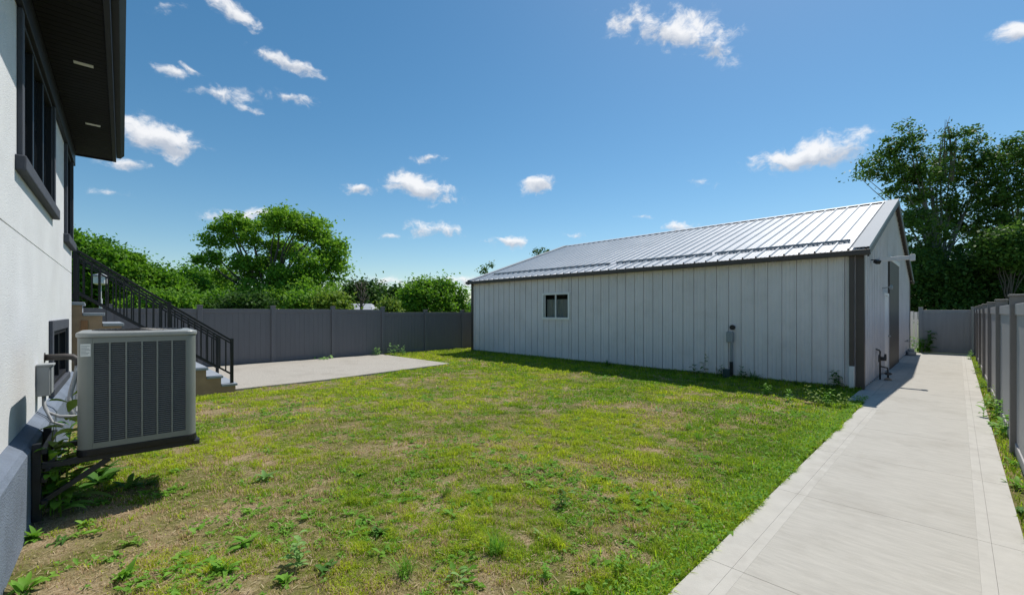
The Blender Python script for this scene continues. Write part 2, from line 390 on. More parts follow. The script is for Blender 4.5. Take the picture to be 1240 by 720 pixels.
# windows on the long wall (local y is negative towards the camera): (y0, y1, z0, z1)
WINS = [(-5.05, -2.85, 2.975, 4.22), (-1.2, -.25, 2.86, 4.22), (-2.95, -1.12, .80, 1.47)]
Z_SOF = 4.47
def wall_with_holes(mb, x, y0, y1, z0, z1, holes, t):
    """vertical wall slab facing +x with openings cut as a grid"""
    ysx = sorted({y0, y1, *[h[0] for h in holes], *[h[1] for h in holes]}); zs = sorted({z0, z1, *[h[2] for h in holes], *[h[3] for h in holes]})
    for a, b in zip(ysx[:-1], ysx[1:]):
        for c, d in zip(zs[:-1], zs[1:]):
            my, mz = (a + b) / 2, (c + d) / 2
            if any(h[0] < my < h[1] and h[2] < mz < h[3] for h in holes): continue
            mb.add([(x, a, c), (x, b, c), (x, b, d), (x, a, d)], [(0, 1, 2, 3)])
    for h in holes:                                    # reveals
        a, b, c, d = h
        mb.add([(x, a, c), (x - t, a, c), (x - t, a, d), (x, a, d)], [(0, 1, 2, 3)])
        mb.add([(x, b, c), (x - t, b, c), (x - t, b, d), (x, b, d)], [(0, 1, 2, 3)])
        mb.add([(x, a, c), (x - t, a, c), (x - t, b, c), (x, b, c)], [(0, 1, 2, 3)])
        mb.add([(x, a, d), (x - t, a, d), (x - t, b, d), (x, b, d)], [(0, 1, 2, 3)])
JZ = 2.36                                              # control joint between storeys
w = MB()
wall_with_holes(w, 0, -16, 0, .66, JZ - .006, [WINS[2]], .12)
wall_with_holes(w, 0, -16, 0, JZ + .006, 4.5, WINS[:2], .12)
for dz in (-.006, .006): w.add([(0, -16, JZ + dz), (0, 0, JZ + dz), (-.012, 0, JZ + dz), (-.012, -16, JZ + dz)], [(0, 1, 2, 3)])
w.add([(-.012, -16, JZ - .006), (-.012, 0, JZ - .006), (-.012, 0, JZ + .006), (-.012, -16, JZ + .006)], [(0, 1, 2, 3)])
w.add([(0, 0, .5), (-9, 0, .5), (-9, 0, 4.5), (0, 0, 4.5)], [(0, 1, 2, 3)])
w.add([(-9, 0, 0), (-9, -16, 0), (-9, -16, 4.5), (-9, 0, 4.5)], [(0, 1, 2, 3)])
w.add([(0, -16, .5), (-9, -16, .5), (-9, -16, 4.5), (0, -16, 4.5)], [(0, 1, 2, 3)])
me_wall = w.build('wall', M['stucco'], house)
f = MB()
f.extrude([(-.3, -.3), (.10, -.3), (.10, .60), (.075, .64), (-.02, .715), (-.3, .715)], 'y', -16.05, .06)
f.box(-9, -.31, -.05, .06, -.3, .7)
f.build('foundation', M['foundation'], house, bevel=.008)
for wi, (a, b, c, d) in enumerate(WINS):
    nm = 'window'
    fr = MB(); t = .055
    for (p, q, r_, s_) in ((a, b, c, c + t), (a, b, d - t, d), (a, a + t, c + t, d - t), (b - t, b, c + t, d - t)):
        fr.box(-.08, .012, p, q, r_, s_)
    if wi == 0:
        for q in (.34, .66): yy = a + (b - a) * q; fr.box(-.08, .006, yy - .035, yy + .035, c + t, d - t)
    if wi == 2: yy = (a + b) / 2; fr.box(-.08, .006, yy - .025, yy + .025, c + t, d - t)
    fo = fr.build('window', M['dark_trim'], house, bevel=.005)
    MB().box(-.045, -.035, a + t * .8, b - t * .8, c + t * .8, d - t * .8).build('pane', M['glass'], fo)
    tw = .10 if wi != 2 else .13
    if wi < 2: parts_ = [(a - tw, a, c, 4.198), (b, b + tw, c, 4.198)]
    else: parts_ = [(a - tw, a, c - .02, d + tw), (b, b + tw, c - .02, d + tw), (a + .001, b - .001, d, d + tw)]
    for q in parts_: MB().box(0.001, .035, *q).build('trim', M['sill'], fo, bevel=.006)
    si = MB()
    if wi < 2: si.box(-.12, .065, a - .18, min(b + .18, .08), c - .125, c - .002)
    else: si.box(-.12, .05, a - .13, b + .13, c - .10, c - .002)
    si.build('sill', M['sill'], fo, bevel=.012)
# frieze board under the soffit, soffit with grooves, fascia, roof
MB().box(.002, .045, -16, .05, 4.20, Z_SOF - .002).build('frieze_board', M['dark_trim'], house, bevel=.006)
OV = .56; s = MB()
y = -16.6
while y < .26:                                         # soffit panels run across the overhang
    s.box(.046 if y < .05 else -9, OV - .05, y + .004, min(y + .098, .27), Z_SOF, Z_SOF + .015); y += .1
s.box(-9, OV, -16.6, .27, Z_SOF + .012, Z_SOF + .03)
s.build('soffit', M['soffit'], house)
fs = MB().box(OV - .048, OV, -16.65, .31, Z_SOF - .02, Z_SOF + .21).box(-9, OV - .049, .272, .31, Z_SOF - .02, Z_SOF + .21)
fs.build('fascia', M['dark_trim'], house, bevel=.004)
gt = MB().extrude([(OV + .002, Z_SOF + .06), (OV + .06, Z_SOF + .06), (OV + .11, Z_SOF + .12), (OV + .11, Z_SOF + .2), (OV + .1, Z_SOF + .2), (OV + .1, Z_SOF + .125), (OV + .055, Z_SOF + .07), (OV + .002, Z_SOF + .07)], 'y', -16.6, .31)
gt.build('gutter', M['dark_trim'], house, bevel=.004)
for yy in (-3.72, -1.62, -6.2):
    MB().box(.24, .40, yy, yy + .07, Z_SOF - .008, Z_SOF - .001).build('soffit_light', M['white_plastic'], house, bevel=.003)
rf = MB().add([(OV + .03, -16.7, 4.69), (OV + .03, .35, 4.69), (-9.6, .35, 4.69), (-9.6, -16.7, 4.69), (-4.4, -11.5, 6.7), (-4.4, -4.4, 6.7)],
              [(0, 1, 5, 4), (1, 2, 5), (2, 3, 4, 5), (3, 0, 4)])
rf.build('roof', M['roofing'], house)

# ------------------------------------------------------------------ air conditioner on its wall bracket
AX, AY, AZ, AW, AD, AH = .36, -5.39, .49, .81, .81, 1.04    # local to the house frame: x0, y front, z bottom
ac = thing('air_conditioner', 'large grey louvred air conditioner unit mounted on brackets off the house wall', 'air conditioner', hw(AX, AY, AZ), HR)
def rrect(w_, d_, r_, n=6, inset=0):
    pts = []
    for cx_, cy_, a0 in ((w_ - r_, r_, -90), (w_ - r_, d_ - r_, 0), (r_, d_ - r_, 90), (r_, r_, 180)):
        for k in range(n + 1):
            a = R(a0 + 90 * k / n); pts.append((cx_ + (r_ - inset) * math.cos(a), cy_ + (r_ - inset) * math.sin(a)))
    return pts
MB().prism(rrect(AW, AD, .075, 6, .016), .05, AH - .05).build('coil', M['coil'], ac, smooth=False)
MB().prism(rrect(AW, AD, .08, 6, -.006), 0, .055).build('base_pan', M['black'], ac, bevel=.006)
top = MB().prism(rrect(AW, AD, .085, 8, -.012), AH - .045, AH)
top.build('top_cap', M['ac_top'], ac, bevel=.014, seg=3)
# fan guard on the top cap
fg = MB()
for k in range(1, 9):
    rr = .04 * k; fg.tube([(AW / 2 + rr * math.cos(t), AD / 2 + rr * math.sin(t), AH + .02 - .012 * (k / 9)) for t in np.linspace(0, 2 * math.pi, 25)], .003, 5, False)
for k in range(6):
    t = k * math.pi / 3; fg.bar((AW / 2, AD / 2, AH + .018), (AW / 2 + .33 * math.cos(t), AD / 2 + .33 * math.sin(t), AH + .008), .006, .006)
fg.build('fan_guard', M['black'], ac)
# cabinet skin: corner posts, top and bottom bands, and vertical ribs between louvre columns on each side
cab = MB(); lou = MB()
def corner(cx_, cy_, a0, ext0, ext1):
    """rounded corner post with flat wings reaching ext0 / ext1 along both sides"""
    r_ = .075; out = []; inn = []
    for k in range(9):
        a = R(a0 + 90 * k / 8); out.append((cx_ + r_ * math.cos(a), cy_ + r_ * math.sin(a))); inn.append((cx_ + (r_ - .014) * math.cos(a), cy_ + (r_ - .014) * math.sin(a)))
    d0 = (math.sin(R(a0)), -math.cos(R(a0))); d1 = (-math.sin(R(a0 + 90)), math.cos(R(a0 + 90)))
    out = [(out[0][0] + d0[0] * ext0, out[0][1] + d0[1] * ext0)] + out + [(out[-1][0] + d1[0] * ext1, out[-1][1] + d1[1] * ext1)]
    inn = [(inn[0][0] + d0[0] * ext0, inn[0][1] + d0[1] * ext0)] + inn + [(inn[-1][0] + d1[0] * ext1, inn[-1][1] + d1[1] * ext1)]
    cab.prism(out + inn[::-1], .056, AH - .046)
corner(.075, .075, 180, .001, .02)       # front-left: wide service panel side
corner(AW - .075, .075, 270, .003, .02)   # front-right
corner(AW - .075, AD - .075, 0, .02, .02)
corner(.075, AD - .075, 90, .02, .02)
def side(origin, ux, uy, length, ncol, s0, s1):
    """louvred face: origin + t*ux along the face, uy = outward"""
    ox, oy = origin
    def bx(mb_, t0, t1, n0, n1, z0, z1):
        pts = [(ox + ux[0] * t + uy[0] * n, oy + ux[1] * t + uy[1] * n) for t, n in ((t0, n0), (t1, n0), (t1, n1), (t0, n1))]
        mb_.prism(pts, z0, z1)
    bx(cab, s0, s1, -.014, 0, .056, .105); bx(cab, s0, s1, -.014, 0, AH - .092, AH - .046)
    step = (s1 - s0) / ncol
    for k in range(ncol + 1):
        t = s0 + k * step; t0 = max(s0, t - .006); t1 = min(s1, t + .006)
        bx(cab, t0, t1, -.013, .001, .105, AH - .092)
    nz_ = 46
    for i in range(nz_):
        z = .110 + (AH - .205) * (i + .5) / nz_
        p = [(ox + ux[0] * t + uy[0] * n, oy + ux[1] * t + uy[1] * n, z + dz) for t, n, dz in
             ((s0, -.013, .0055), (s1, -.013, .0055), (s1, -.001, -.0030), (s0, -.001, -.0030), (s0, -.013, .0035), (s1, -.013, .0035), (s1, -.001, -.0055), (s0, -.001, -.0055))]
        lou.add(p, [(0, 1, 2, 3), (4, 7, 6, 5), (3, 2, 6, 7), (0, 4, 5, 1)])
side((0, 0), (1, 0), (0, -1), AW, 6, .096, AW - .078)
side((AW, 0), (0, 1), (1, 0), AD, 6, .096, AD - .096)
side((AW, AD), (-1, 0), (0, 1), AW, 6, .096, AW - .096)
side((0, AD), (0, -1), (-1, 0), AD, 6, .096, AD - .096)
cab.build('cabinet', M['ac'], ac, bevel=.003)
lou.build('louvers', M['ac_dark'], ac)
st = MB().box(.022, .084, -.0025, -.0005, AH - .20, AH - .095)
sto = st.build('rating_label', M['white_plastic'], ac)
ln = MB()
for i in range(7): ln.box(.026, .026 + (.052, .035, .048, .055, .03, .05, .042)[i], -.0033, -.0027, AH - .115 - i * .0115, AH - .111 - i * .0115)
ln.build('label_print', M['grey_box'], sto)

br = thing('wall_bracket', 'black steel bracket with diagonal braces carrying the air conditioner', 'bracket', hw(.1, AY, 0), HR)
for k, yy in enumerate((.07, .74)):
    b_ = MB().box(.004, .055, yy - .03, yy + .03, .02, .64).build('upright', M['steel'], br, bevel=.003)
    MB().box(.056, 1.10, yy - .024, yy + .024, .435, .482).build('arm', M['steel'], br, bevel=.003)
    MB().bar((.05, yy, .16), (.46, yy, .43), .04, .04).build('brace', M['steel'], br, bevel=.003)
for zz in (.56, .33, .14):
    MB().box(.056, .09, .02, .79, zz, zz + .045).build('cross_bar', M['steel'], br, bevel=.003)
MB().box(1.05, 1.095, .02, .79, .439, .4785).build('cross_bar', M['steel'], br, bevel=.003)

# electrics and pipes between the wall and the unit
bx_ = thing('disconnect_box', 'small grey electrical box on the stucco wall behind the air conditioner', 'electrical box', hw(0, -4.12, .86), HR)
MB().box(.002, .10, 0, .17, 0, .30).build('case', M['grey_box'], bx_, bevel=.008)
MB().box(.005, .125, -.008, .178, .298, .318).build('hood', M['grey_box'], bx_, bevel=.004)
MB().box(.1005, .112, .012, .158, .02, .285).build('cover', M['grey_box'], bx_, bevel=.004)
tag(MB().tube([hw(.05, -4.02, .855), hw(.05, -4.02, .76), hw(.08, -4.04, .68), hw(.17, -4.12, .64), hw(.32, -4.18, .63)], .016, 10).tube(
    [hw(.05, -4.07, .855), hw(.06, -4.09, .74), hw(.12, -4.16, .60), hw(.2, -4.2, .56)], .012, 8).build('flexible_conduit', M['cable'], smooth=True),
    'grey flexible conduit looping out of the bottom of the electrical box', 'conduit')
ln = thing('refrigerant_line', 'dark wrapped pipe elbow leaving the wall and bending down to the unit', 'pipe', hw(0, -3.45, 1.2), HR)
MB().tube([(.002, 0, 0), (.16, 0, 0), (.22, -.005, -.008), (.255, -.01, -.04), (.27, -.015, -.10)], .035, 12).build('elbow', M['pipe_brown'], ln, smooth=True)
MB().tube([(.265, -.015, -.09), (.25, -.03, -.2), (.21, -.06, -.4), (.2, -.12, -.55), (.24, -.2, -.66)], .024, 10).build('line', M['cable'], ln, smooth=True)
MB().tube([(.28, -.025, -.09), (.275, -.05, -.22), (.26, -.09, -.42), (.26, -.16, -.6), (.3, -.24, -.64)], .014, 8).build('line', M['cable'], ln, smooth=True)
MB().tube([(.0, 0, 0), (.006, 0, 0)], .055, 14).build('wall_flange', M['pipe_brown'], ln)

# ------------------------------------------------------------------ stairs and railings at the end of the house
SYN, SYF = 10.85, 12.40
st_ = thing('exterior_stairs', 'straight flight of bluestone steps with tan side walls rising to the back door', 'stairs', (-.1, SYN, 0))
RISE, RUN, NT = .188, .26, 9
for i in range(NT + 1):
    z = 1.88 - RISE * i; x0 = -1.7 if i == 0 else RUN * (i - 1); x1 = .03 if i == 0 else RUN * i + .03
    t = MB().box(x0, x1, -.06, SYF - SYN + .10, z - .055, z - .0005 * i).build('tread', M['tread'], st_, bevel=.008)
sd = MB()
for yy in (-.03, SYF - SYN - .12):
    prof = [(-1.65, -.1), (RUN * NT, -.1)]
    x = RUN * NT
    for i in range(NT, 0, -1):
        z = 1.88 - RISE * i - .056; prof += [(RUN * i - .005, z), (RUN * (i - 1) - .005, z)]
    prof += [(-.005, 1.824), (-1.65, 1.824)]
    cl = [prof[0]]
    for p in prof[1:]:
        if abs(p[0] - cl[-1][0]) + abs(p[1] - cl[-1][1]) > 1e-4: cl.append(p)
    n = len(cl)
    vs = [(p[0], yy, p[1]) for p in cl] + [(p[0], yy + .18, p[1]) for p in cl]
    sd.add(vs, [tuple(range(n)), tuple(reversed(range(n, 2 * n)))] + [(i, (i + 1) % n, n + (i + 1) % n, n + i) for i in range(n)])
sd.build('side_wall', M['tan'], st_)
ri = MB()
for i in range(1, NT + 1):
    z = 1.88 - RISE * i; x = RUN * (i - 1) - .012
    ri.box(x - .03, x + .008, .152, SYF - SYN - .122, z + .001, z + RISE - .056)
ri.build('risers', M['tread'], st_)
MB().box(-.02, .07, -.052, -.032, -.1, 1.56).build('corner_post', M['wood'], st_, bevel=.004)
def railing(yy, label):
    r_ = thing('stair_railing', label, 'railing', (-.1, yy, 0))
    sl_ = -RISE / RUN
    zt = lambda x: 2.74 + sl_ * x; zb = lambda x: 2.02 + sl_ * x
    X0, X1 = -.12, 2.28
    MB().bar((X0, 0, zt(X0)), (X1, 0, zt(X1)), .055, .04).bar((X0, 0, zt(X0) - .065), (X1, 0, zt(X1) - .065), .035, .03).build('top_rail', M['black'], r_, bevel=.005)
    MB().bar((X0, 0, zb(X0)), (X1, 0, zb(X1)), .035, .035).build('bottom_rail', M['black'], r_, bevel=.004)
    for px_, zb_ in ((X0 + .03, 1.88), (1.22, zt(1.22) - .98), (X1, .03)):
        MB().box(px_ - .03, px_ + .03, -.03, .03, zb_, zt(px_) + .05).build('post', M['black'], r_, bevel=.004)
    x = X0 + .13; 
    while x < X1 - .07:
        if abs(x - 1.22) > .05:
            MB().box(x - .0115, x + .0115, -.0115, .0115, zb(x), zt(x) - .05).build('baluster', M['black'], r_)
        x += .108
    for zz in (2.80, 2.0): MB().bar((-1.6, 0, zz), (X0, 0, zz), .045, .038).build('landing_rail', M['black'], r_, bevel=.004)
railing(SYN + .04, 'black metal stair railing on the near side, nearest the air conditioner')
railing(SYF - .02, 'black metal stair railing on the far side of the steps, nearest the fence')

# ------------------------------------------------------------------ shed
EZ, RZ = 3.05, 5.22; RX = (SX0 + SX1) / 2; SLOPE = (RZ - EZ) / (RX - SX0)
shed = thing('metal_shed', 'long white ribbed metal shed with bright gable roof and brown trim', 'shed', (SX0, SY0, 0))
LX, LY = SX1 - SX0, SY1 - SY0
def ribbed(mb, length, pitch, top, bottom, place, rib=.022, flat_lines=2, lap=True):
    """ribbed sheet: place(t, n, z) puts a point at distance t along the wall, n outwards"""
    pts = []; t = 0.0
    k = 0
    while t < length:
        for dt, n in (((0, 0), (.001, -.022), (.008, -.022), (.009, rib), (.034, rib), (.044, 0), (.048, 0), (.052, 0)) if lap else ((0, 0), (.008, rib), (.032, rib), (.046, 0))):
            if t + dt < length: pts.append((t + dt, n))
        for q in range(1, flat_lines + 1):
            c = .052 + (pitch - .052) * q / (flat_lines + 1)
            for dt, n in ((c - .016, 0), (c - .010, .007), (c + .010, .007), (c + .016, 0)):
                if t + dt < length: pts.append((t + dt, n))
        t += pitch
    pts.append((length, 0))
    o = len(mb.v)
    for (t, n) in pts:
        mb.v.append(place(t, n, bottom(t))); mb.v.append(place(t, n, top(t)))
    for i in range(len(pts) - 1):
        mb.f.append((o + 2 * i, o + 2 * i + 2, o + 2 * i + 3, o + 2 * i + 1))
# side wall (faces -X) with its window hole handled by splitting into bands
WY0, WY1, WZ0, WZ1 = 8.04, 9.22, 1.50, 2.35         # window, local y
sw = MB(); Z0 = .06
ribbed(sw, WY0, .305, lambda t: EZ, lambda t: Z0, lambda t, n, z: (-n, t, z))
ribbed(sw, WY1 - WY0, .305, lambda t: WZ0, lambda t: Z0, lambda t, n, z: (-n, WY0 + t, z))
ribbed(sw, WY1 - WY0, .305, lambda t: EZ, lambda t: WZ1, lambda t, n, z: (-n, WY0 + t, z))
ribbed(sw, LY - WY1, .305, lambda t: EZ, lambda t: Z0, lambda t, n, z: (-n, WY1 + t, z))
sw.build('side_wall', M['siding'], shed)
bw = MB(); ribbed(bw, LY, .305, lambda t: EZ, lambda t: Z0, lambda t, n, z: (LX + n, t, z)); bw.build('side_wall', M['siding'], shed)
gz = lambda t: EZ + SLOPE * (t if t < LX / 2 else LX - t)
DX0, DX1, DZ = 4.7, 7.5, 3.22                       # big door opening in the near gable
gw = MB()
def gseg(mb, x0, x1, topf, botf, y, sgn):
    ribbed(mb, x1 - x0, .305, lambda t: topf(x0 + t), lambda t: botf(x0 + t), lambda t, n, z: (x0 + t, y + sgn * n, z))
gseg(gw, 0, DX0, gz, lambda t: Z0, 0, -1); gseg(gw, DX0, LX / 2, gz, lambda t: DZ, 0, -1); gseg(gw, LX / 2, DX1, gz, lambda t: DZ, 0, -1); gseg(gw, DX1, LX, gz, lambda t: Z0, 0, -1)
gw.build('gable_wall', M['siding'], shed)
gf = MB(); gseg(gf, 0, LX / 2, gz, lambda t: Z0, LY, 1); gseg(gf, LX / 2, LX, gz, lambda t: Z0, LY, 1); gf.build('gable_wall', M['siding'], shed)
# footing under the sheet
MB().box(.01, LX - .01, .012, LY - .01, -.1, .10).build('footing', mat('footing_concrete', (.16, .15, .14), .95, var=.2), shed)
# roof sheets
OVE, OVR = .16, .10
for side_ in (-1, 1):
    rm = MB(); length = LY + 2 * OVR
    nrm = Vector((-SLOPE * 1, 0, 1)).normalized() if side_ < 0 else Vector((SLOPE, 0, 1)).normalized()
    def pl(t, n, z, side_=side_, nrm=nrm):
        x = z                                           # z carries the horizontal distance from the ridge
        xx = LX / 2 + side_ * x; zz = RZ + .05 - SLOPE * x
        return (xx + nrm.x * n, -OVR + t, zz + nrm.z * n)
    ribbed(rm, length, .305, lambda t: .0, lambda t: LX / 2 + OVE, pl, rib=.044, flat_lines=2, lap=False)
    rm.build('roof', M['roof_metal'], shed)
    # closed underside so no light leaks in
    uz = lambda x: RZ + .035 - SLOPE * x
    MB().add([(LX / 2, -OVR + .01, uz(0)), (LX / 2 + side_ * (LX / 2 + OVE - .01), -OVR + .01, uz(LX / 2 + OVE - .01)), (LX / 2 + side_ * (LX / 2 + OVE - .01), LY + OVR - .01, uz(LX / 2 + OVE - .01)), (LX / 2, LY + OVR - .01, uz(0))], [(0, 1, 2, 3)]).build('roof_deck', M['brown'], shed)
rc = MB()
for side_ in (-1, 1):
    nx = side_ * SLOPE
    rc.add([(LX / 2, -OVR - .02, RZ + .098), (LX / 2 + side_ * .2, -OVR - .02, RZ + .098 - SLOPE * .2), (LX / 2 + side_ * .2, LY + OVR + .02, RZ + .098 - SLOPE * .2), (LX / 2, LY + OVR + .02, RZ + .098)], [(0, 1, 2, 3)])
rc.build('ridge_cap', M['roof_metal'], shed)
for yy, sg in ((-OVR - .03, -1), (LY + OVR + .03, 1)):
    for side_ in (-1, 1):
        e = LX / 2 + OVE
        tm = MB(); p0 = (LX / 2, yy, RZ + .06); p1 = (LX / 2 + side_ * e, yy, RZ + .06 - SLOPE * e)
        dn = -.17
        tm.add([(p0[0], yy, p0[2] + .03), (p1[0], yy, p1[2] + .03), (p1[0], yy, p1[2] + dn), (p0[0], yy, p0[2] + dn),
                (p0[0], yy - sg * .03, p0[2] + .03), (p1[0], yy - sg * .03, p1[2] + .03), (p1[0], yy - sg * .03, p1[2] + dn), (p0[0], yy - sg * .03, p0[2] + dn)],
               [(0, 1, 2, 3), (7, 6, 5, 4), (0, 4, 5, 1), (3, 2, 6, 7), (1, 5, 6, 2), (0, 3, 7, 4)])
        tm.build('rake_trim', M['brown'], shed)
        fl = MB(); wv = .30                             # pale flat flashing over the first sheet at the gable edge
        fl.add([(p0[0], yy + sg * .004, p0[2] + .045), (p1[0], yy + sg * .004, p1[2] + .045), (p1[0], yy - sg * wv, p1[2] + .045), (p0[0], yy - sg * wv, p0[2] + .045),
                (p0[0], yy + sg * .004, p0[2] - .03), (p1[0], yy + sg * .004, p1[2] - .03)], [(0, 1, 2, 3), (0, 4, 5, 1)])
        fl.build('rake_flashing', M['flashing'], shed)
ze = RZ + .05 - SLOPE * (LX / 2 + OVE)
for x_, sg in ((-OVE, -1), (LX + OVE, 1)):
    g_ = MB().box(min(x_, x_ + sg * .09), max(x_, x_ + sg * .09), -OVR - .06, LY + OVR + .06, ze - .125, ze - .012)
    g_.box(min(x_ - sg * .158, x_ - sg * .002), max(x_ - sg * .158, x_ - sg * .002), -OVR + .0, LY + OVR - .0, ze - .115, ze - .09)
    g_.build('gutter', M['brown'], shed, bevel=.012)
# snow guard rails, four lengths along the eave side
for a, b, up in ((.30, 3.35, .80), (3.42, 6.55, .80), (6.75, 9.75, .74), (9.82, 12.7, .80)):
    sg_ = MB(); x = -OVE + up; z = ze + SLOPE * up
    sg_.box(x, x + .012, a, b, z + .02, z + .085); sg_.box(x + .013, x + .07, a, b, z + .032, z + .044)
    yy = a + .1
    while yy < b: sg_.box(x + .013, x + .1, yy, yy + .03, z + .02, z + .031); yy += .61
    sg_.build('snow_guard', M['galvanised'], shed)
# corner trims and downspouts
for (x_, y_) in ((0, 0), (0, LY), (LX, 0), (LX, LY)):
    sx = -1 if x_ == 0 else 1; sy = -1 if y_ == 0 else 1
    c_ = MB(); c_.box(min(x_ + sx * .02, x_ + sx * .032), max(x_ + sx * .02, x_ + sx * .032), min(y_ + sy * .032, y_ - sy * .11), max(y_ + sy * .032, y_ - sy * .11), .02, ze - .02)
    c_.box(min(x_ + sx * .019, x_ - sx * .12), max(x_ + sx * .019, x_ - sx * .12), min(y_ + sy * .02, y_ + sy * .032), max(y_ + sy * .02, y_ + sy * .032), .02, ze + .02)
    c_.build('corner_trim', M['brown'], shed)
ds = MB().box(-.115, -.035, .13, .22, .52, ze - .11).build('downspout', M['brown'], shed, bevel=.012)
MB().box(-.122, -.030, .125, .225, .03, .53).build('downspout_boot', M['white_plastic'], ds, bevel=.012)
# window
fr = MB(); t = .07
for (p, q, r_, s_) in ((WY0 - .06, WY1 + .06, WZ0 - .06, WZ0 + .02), (WY0 - .06, WY1 + .06, WZ1 - .02, WZ1 + .06), (WY0 - .06, WY0 + .02, WZ0 + .02, WZ1 - .02), (WY1 - .02, WY1 + .06, WZ0 + .02, WZ1 - .02)):
    fr.box(-.055, .02, p, q, r_, s_)
fr.box(-.04, .02, (WY0 + WY1) / 2 - .022, (WY0 + WY1) / 2 + .022, WZ0 + .02, WZ1 - .02)
fr.box(-.03, .02, WY1 - .09, WY1 - .06, WZ0 + .02, WZ1 - .02)
wf = fr.build('window', M['window_vinyl'], shed, bevel=.008)
pane_m = bpy.data.materials.new('clear_pane'); pane_m.use_nodes = True
_p = pane_m.node_tree.nodes['Principled BSDF']; _p.inputs['Base Color'].default_value = (.8, .85, .85, 1); _p.inputs['Transmission Weight'].default_value = 1; _p.inputs['Roughness'].default_value = .02; _p.inputs['IOR'].default_value = 1.05
MB().box(-.005, .0, WY0 + .02, WY1 - .02, WZ0 + .02, WZ1 - .02).build('pane', pane_m, wf)
cu = MB(); n = 40
for k in range(n):
    a0 = WY0 + .05 + (WY1 - WY0 - .16) * k / n; a1 = WY0 + .05 + (WY1 - WY0 - .16) * (k + 1) / n
    cu.add([(.09 + .02 * math.sin(k * .9), a0, WZ0), (.09 + .02 * math.sin((k + 1) * .9), a1, WZ0), (.09 + .02 * math.sin((k + 1) * .9), a1, WZ1 - .18), (.09 + .02 * math.sin(k * .9), a0, WZ1 - .18)], [(0, 1, 2, 3)])
cu.build('curtain', M['blind'], wf)
MB().box(.35, .36, WY0 - .5, WY1 + .5, .8, 3).build('dark_interior', M['coil'], wf)
# gable: brown sliding door set back in its opening, white service door beside it, header beam
dd = MB().box(DX0, DX1, -.06, -.01, .03, DZ).build('sliding_door', M['door_brown'], shed)
MB().box(DX0 - .1, DX1 + .1, -.075, .0, DZ + .002, DZ + .12).build('door_head', M['siding'], shed, bevel=.006)
wd = MB().box(3.55, 4.45, -.045, .01, .08, 2.15).build('service_door', M['siding'], shed, bevel=.006)
dt = MB()
for a, b, c, d in ((3.46, 3.545, .05, 2.24), (4.455, 4.54, .05, 2.24), (3.546, 4.454, 2.155, 2.24)): dt.box(a, b, -.06, .01, c, d)
dt.build('door_casing', M['siding'], wd, bevel=.005)
MB().tube([(4.37, -.05, 1.02), (4.37, -.11, 1.02)], .025, 10).build('handle', M['ac_top'], wd)
hb = MB().bar((2.75, -.02, 3.07), (2.75, -.60, 3.07), .10, .10).build('header_beam', M['siding'], shed, bevel=.008)
MB().box(2.68, 2.82, -.70, -.601, 2.99, 3.15).build('end_cap', M['siding'], hb, bevel=.01)
fl_ = thing('flood_light', 'small black flood light under the eave corner of the shed gable', 'light', (SX0 + 1.15, SY0, 2.93))
MB().bar((0, -.02, 0), (0, -.12, -.02), .025, .025).build('arm', M['black'], fl_)
MB().bar((-.02, -.10, -.03), (-.08, -.17, -.08), .10, .09).build('lamp_head', M['black'], fl_, bevel=.01)
wlamp = thing('wall_lamp', 'little pale grey lamp above the service door on the shed gable', 'light', (SX0 + 3.3, SY0, 2.35))
MB().bar((0, -.02, 0), (0, -.22, .03), .025, .025).build('arm', M['grey_box'], wlamp)
MB().tube([(0, -.20, .08), (0, -.20, .02), (0, -.20, -.04)], [.02, .04, .033], 12).build('lamp_shade', M['grey_box'], wlamp, smooth=True)
# gas meter pipes at the gable, electrical box and vent on the long wall
gm = thing('gas_regulator', 'black gas pipe riser with regulator and valve against the shed gable', 'gas meter', (SX0 + 2.1, SY0 - .09, .03))
MB().tube([(0, 0, 0), (0, 0, .70), (0, .02, .73), (0, .085, .75)], .018, 10).build('riser', M['copper'], gm, smooth=True)
MB().tube([(0, -.02, .52), (0, -.12, .52)], [.05, .05], 12).tube([(0, -.1, .52), (0, -.1, .64)], [.03, .02], 10).build('valve', M['copper'], gm, smooth=True)
MB().tube([(-.02, 0, .62), (-.16, 0, .62), (-.18, 0, .58), (-.18, 0, .45)], .018, 8).build('side_pipe', M['copper'], gm, smooth=True)
MB().tube([(.0, 0, .33), (.0, -.14, .30), (.0, -.15, .2), (0, -.15, .05)], .018, 8).build('side_pipe', M['copper'], gm, smooth=True)
MB().tube([(0, -.15, .13), (0, -.15, .16), (0, -.15, .19)], [.05, .085, .05], 14).build('regulator', M['copper'], gm, smooth=True)
MB().tube([(0, -.15, 0), (0, -.15, .03), (0, -.15, .06)], [.08, .07, .03], 12).build('foot', M['rust'], gm, smooth=True)
tap = thing('wall_tap', 'small outdoor tap low on the far end of the shed gable', 'tap', (SX0 + 10.2, SY0 - .03, .6))
MB().tube([(0, 0, 0), (0, -.12, 0), (0, -.16, -.04)], .018, 8).build('spout', M['grey_box'], tap, smooth=True)
MB().tube([(0, -.08, .02), (0, -.08, .06)], .03, 8).build('handle', M['grey_box'], tap)
hose = thing('stone_block', 'grey stone block lying on the path at the far end of the gable', 'stone', (SX0 + 10.9, SY0 - .16, .03), .3)
MB().box(-.22, .22, -.12, .12, 0, .16).build('block', M['grey_box'], hose, bevel=.03)
MB().box(-.1, .12, -.1, .08, .161, .25).build('upper_block', M['cable'], hose, bevel=.03)
eb_y = 2.69
eb = thing('meter_box', 'grey electrical box on conduit halfway along the long shed wall', 'electrical box', (SX0, SY0 + eb_y, 0))
MB().box(-.14, -.032, -.08, .08, .92, 1.20).build('case', M['grey_box'], eb, bevel=.02)
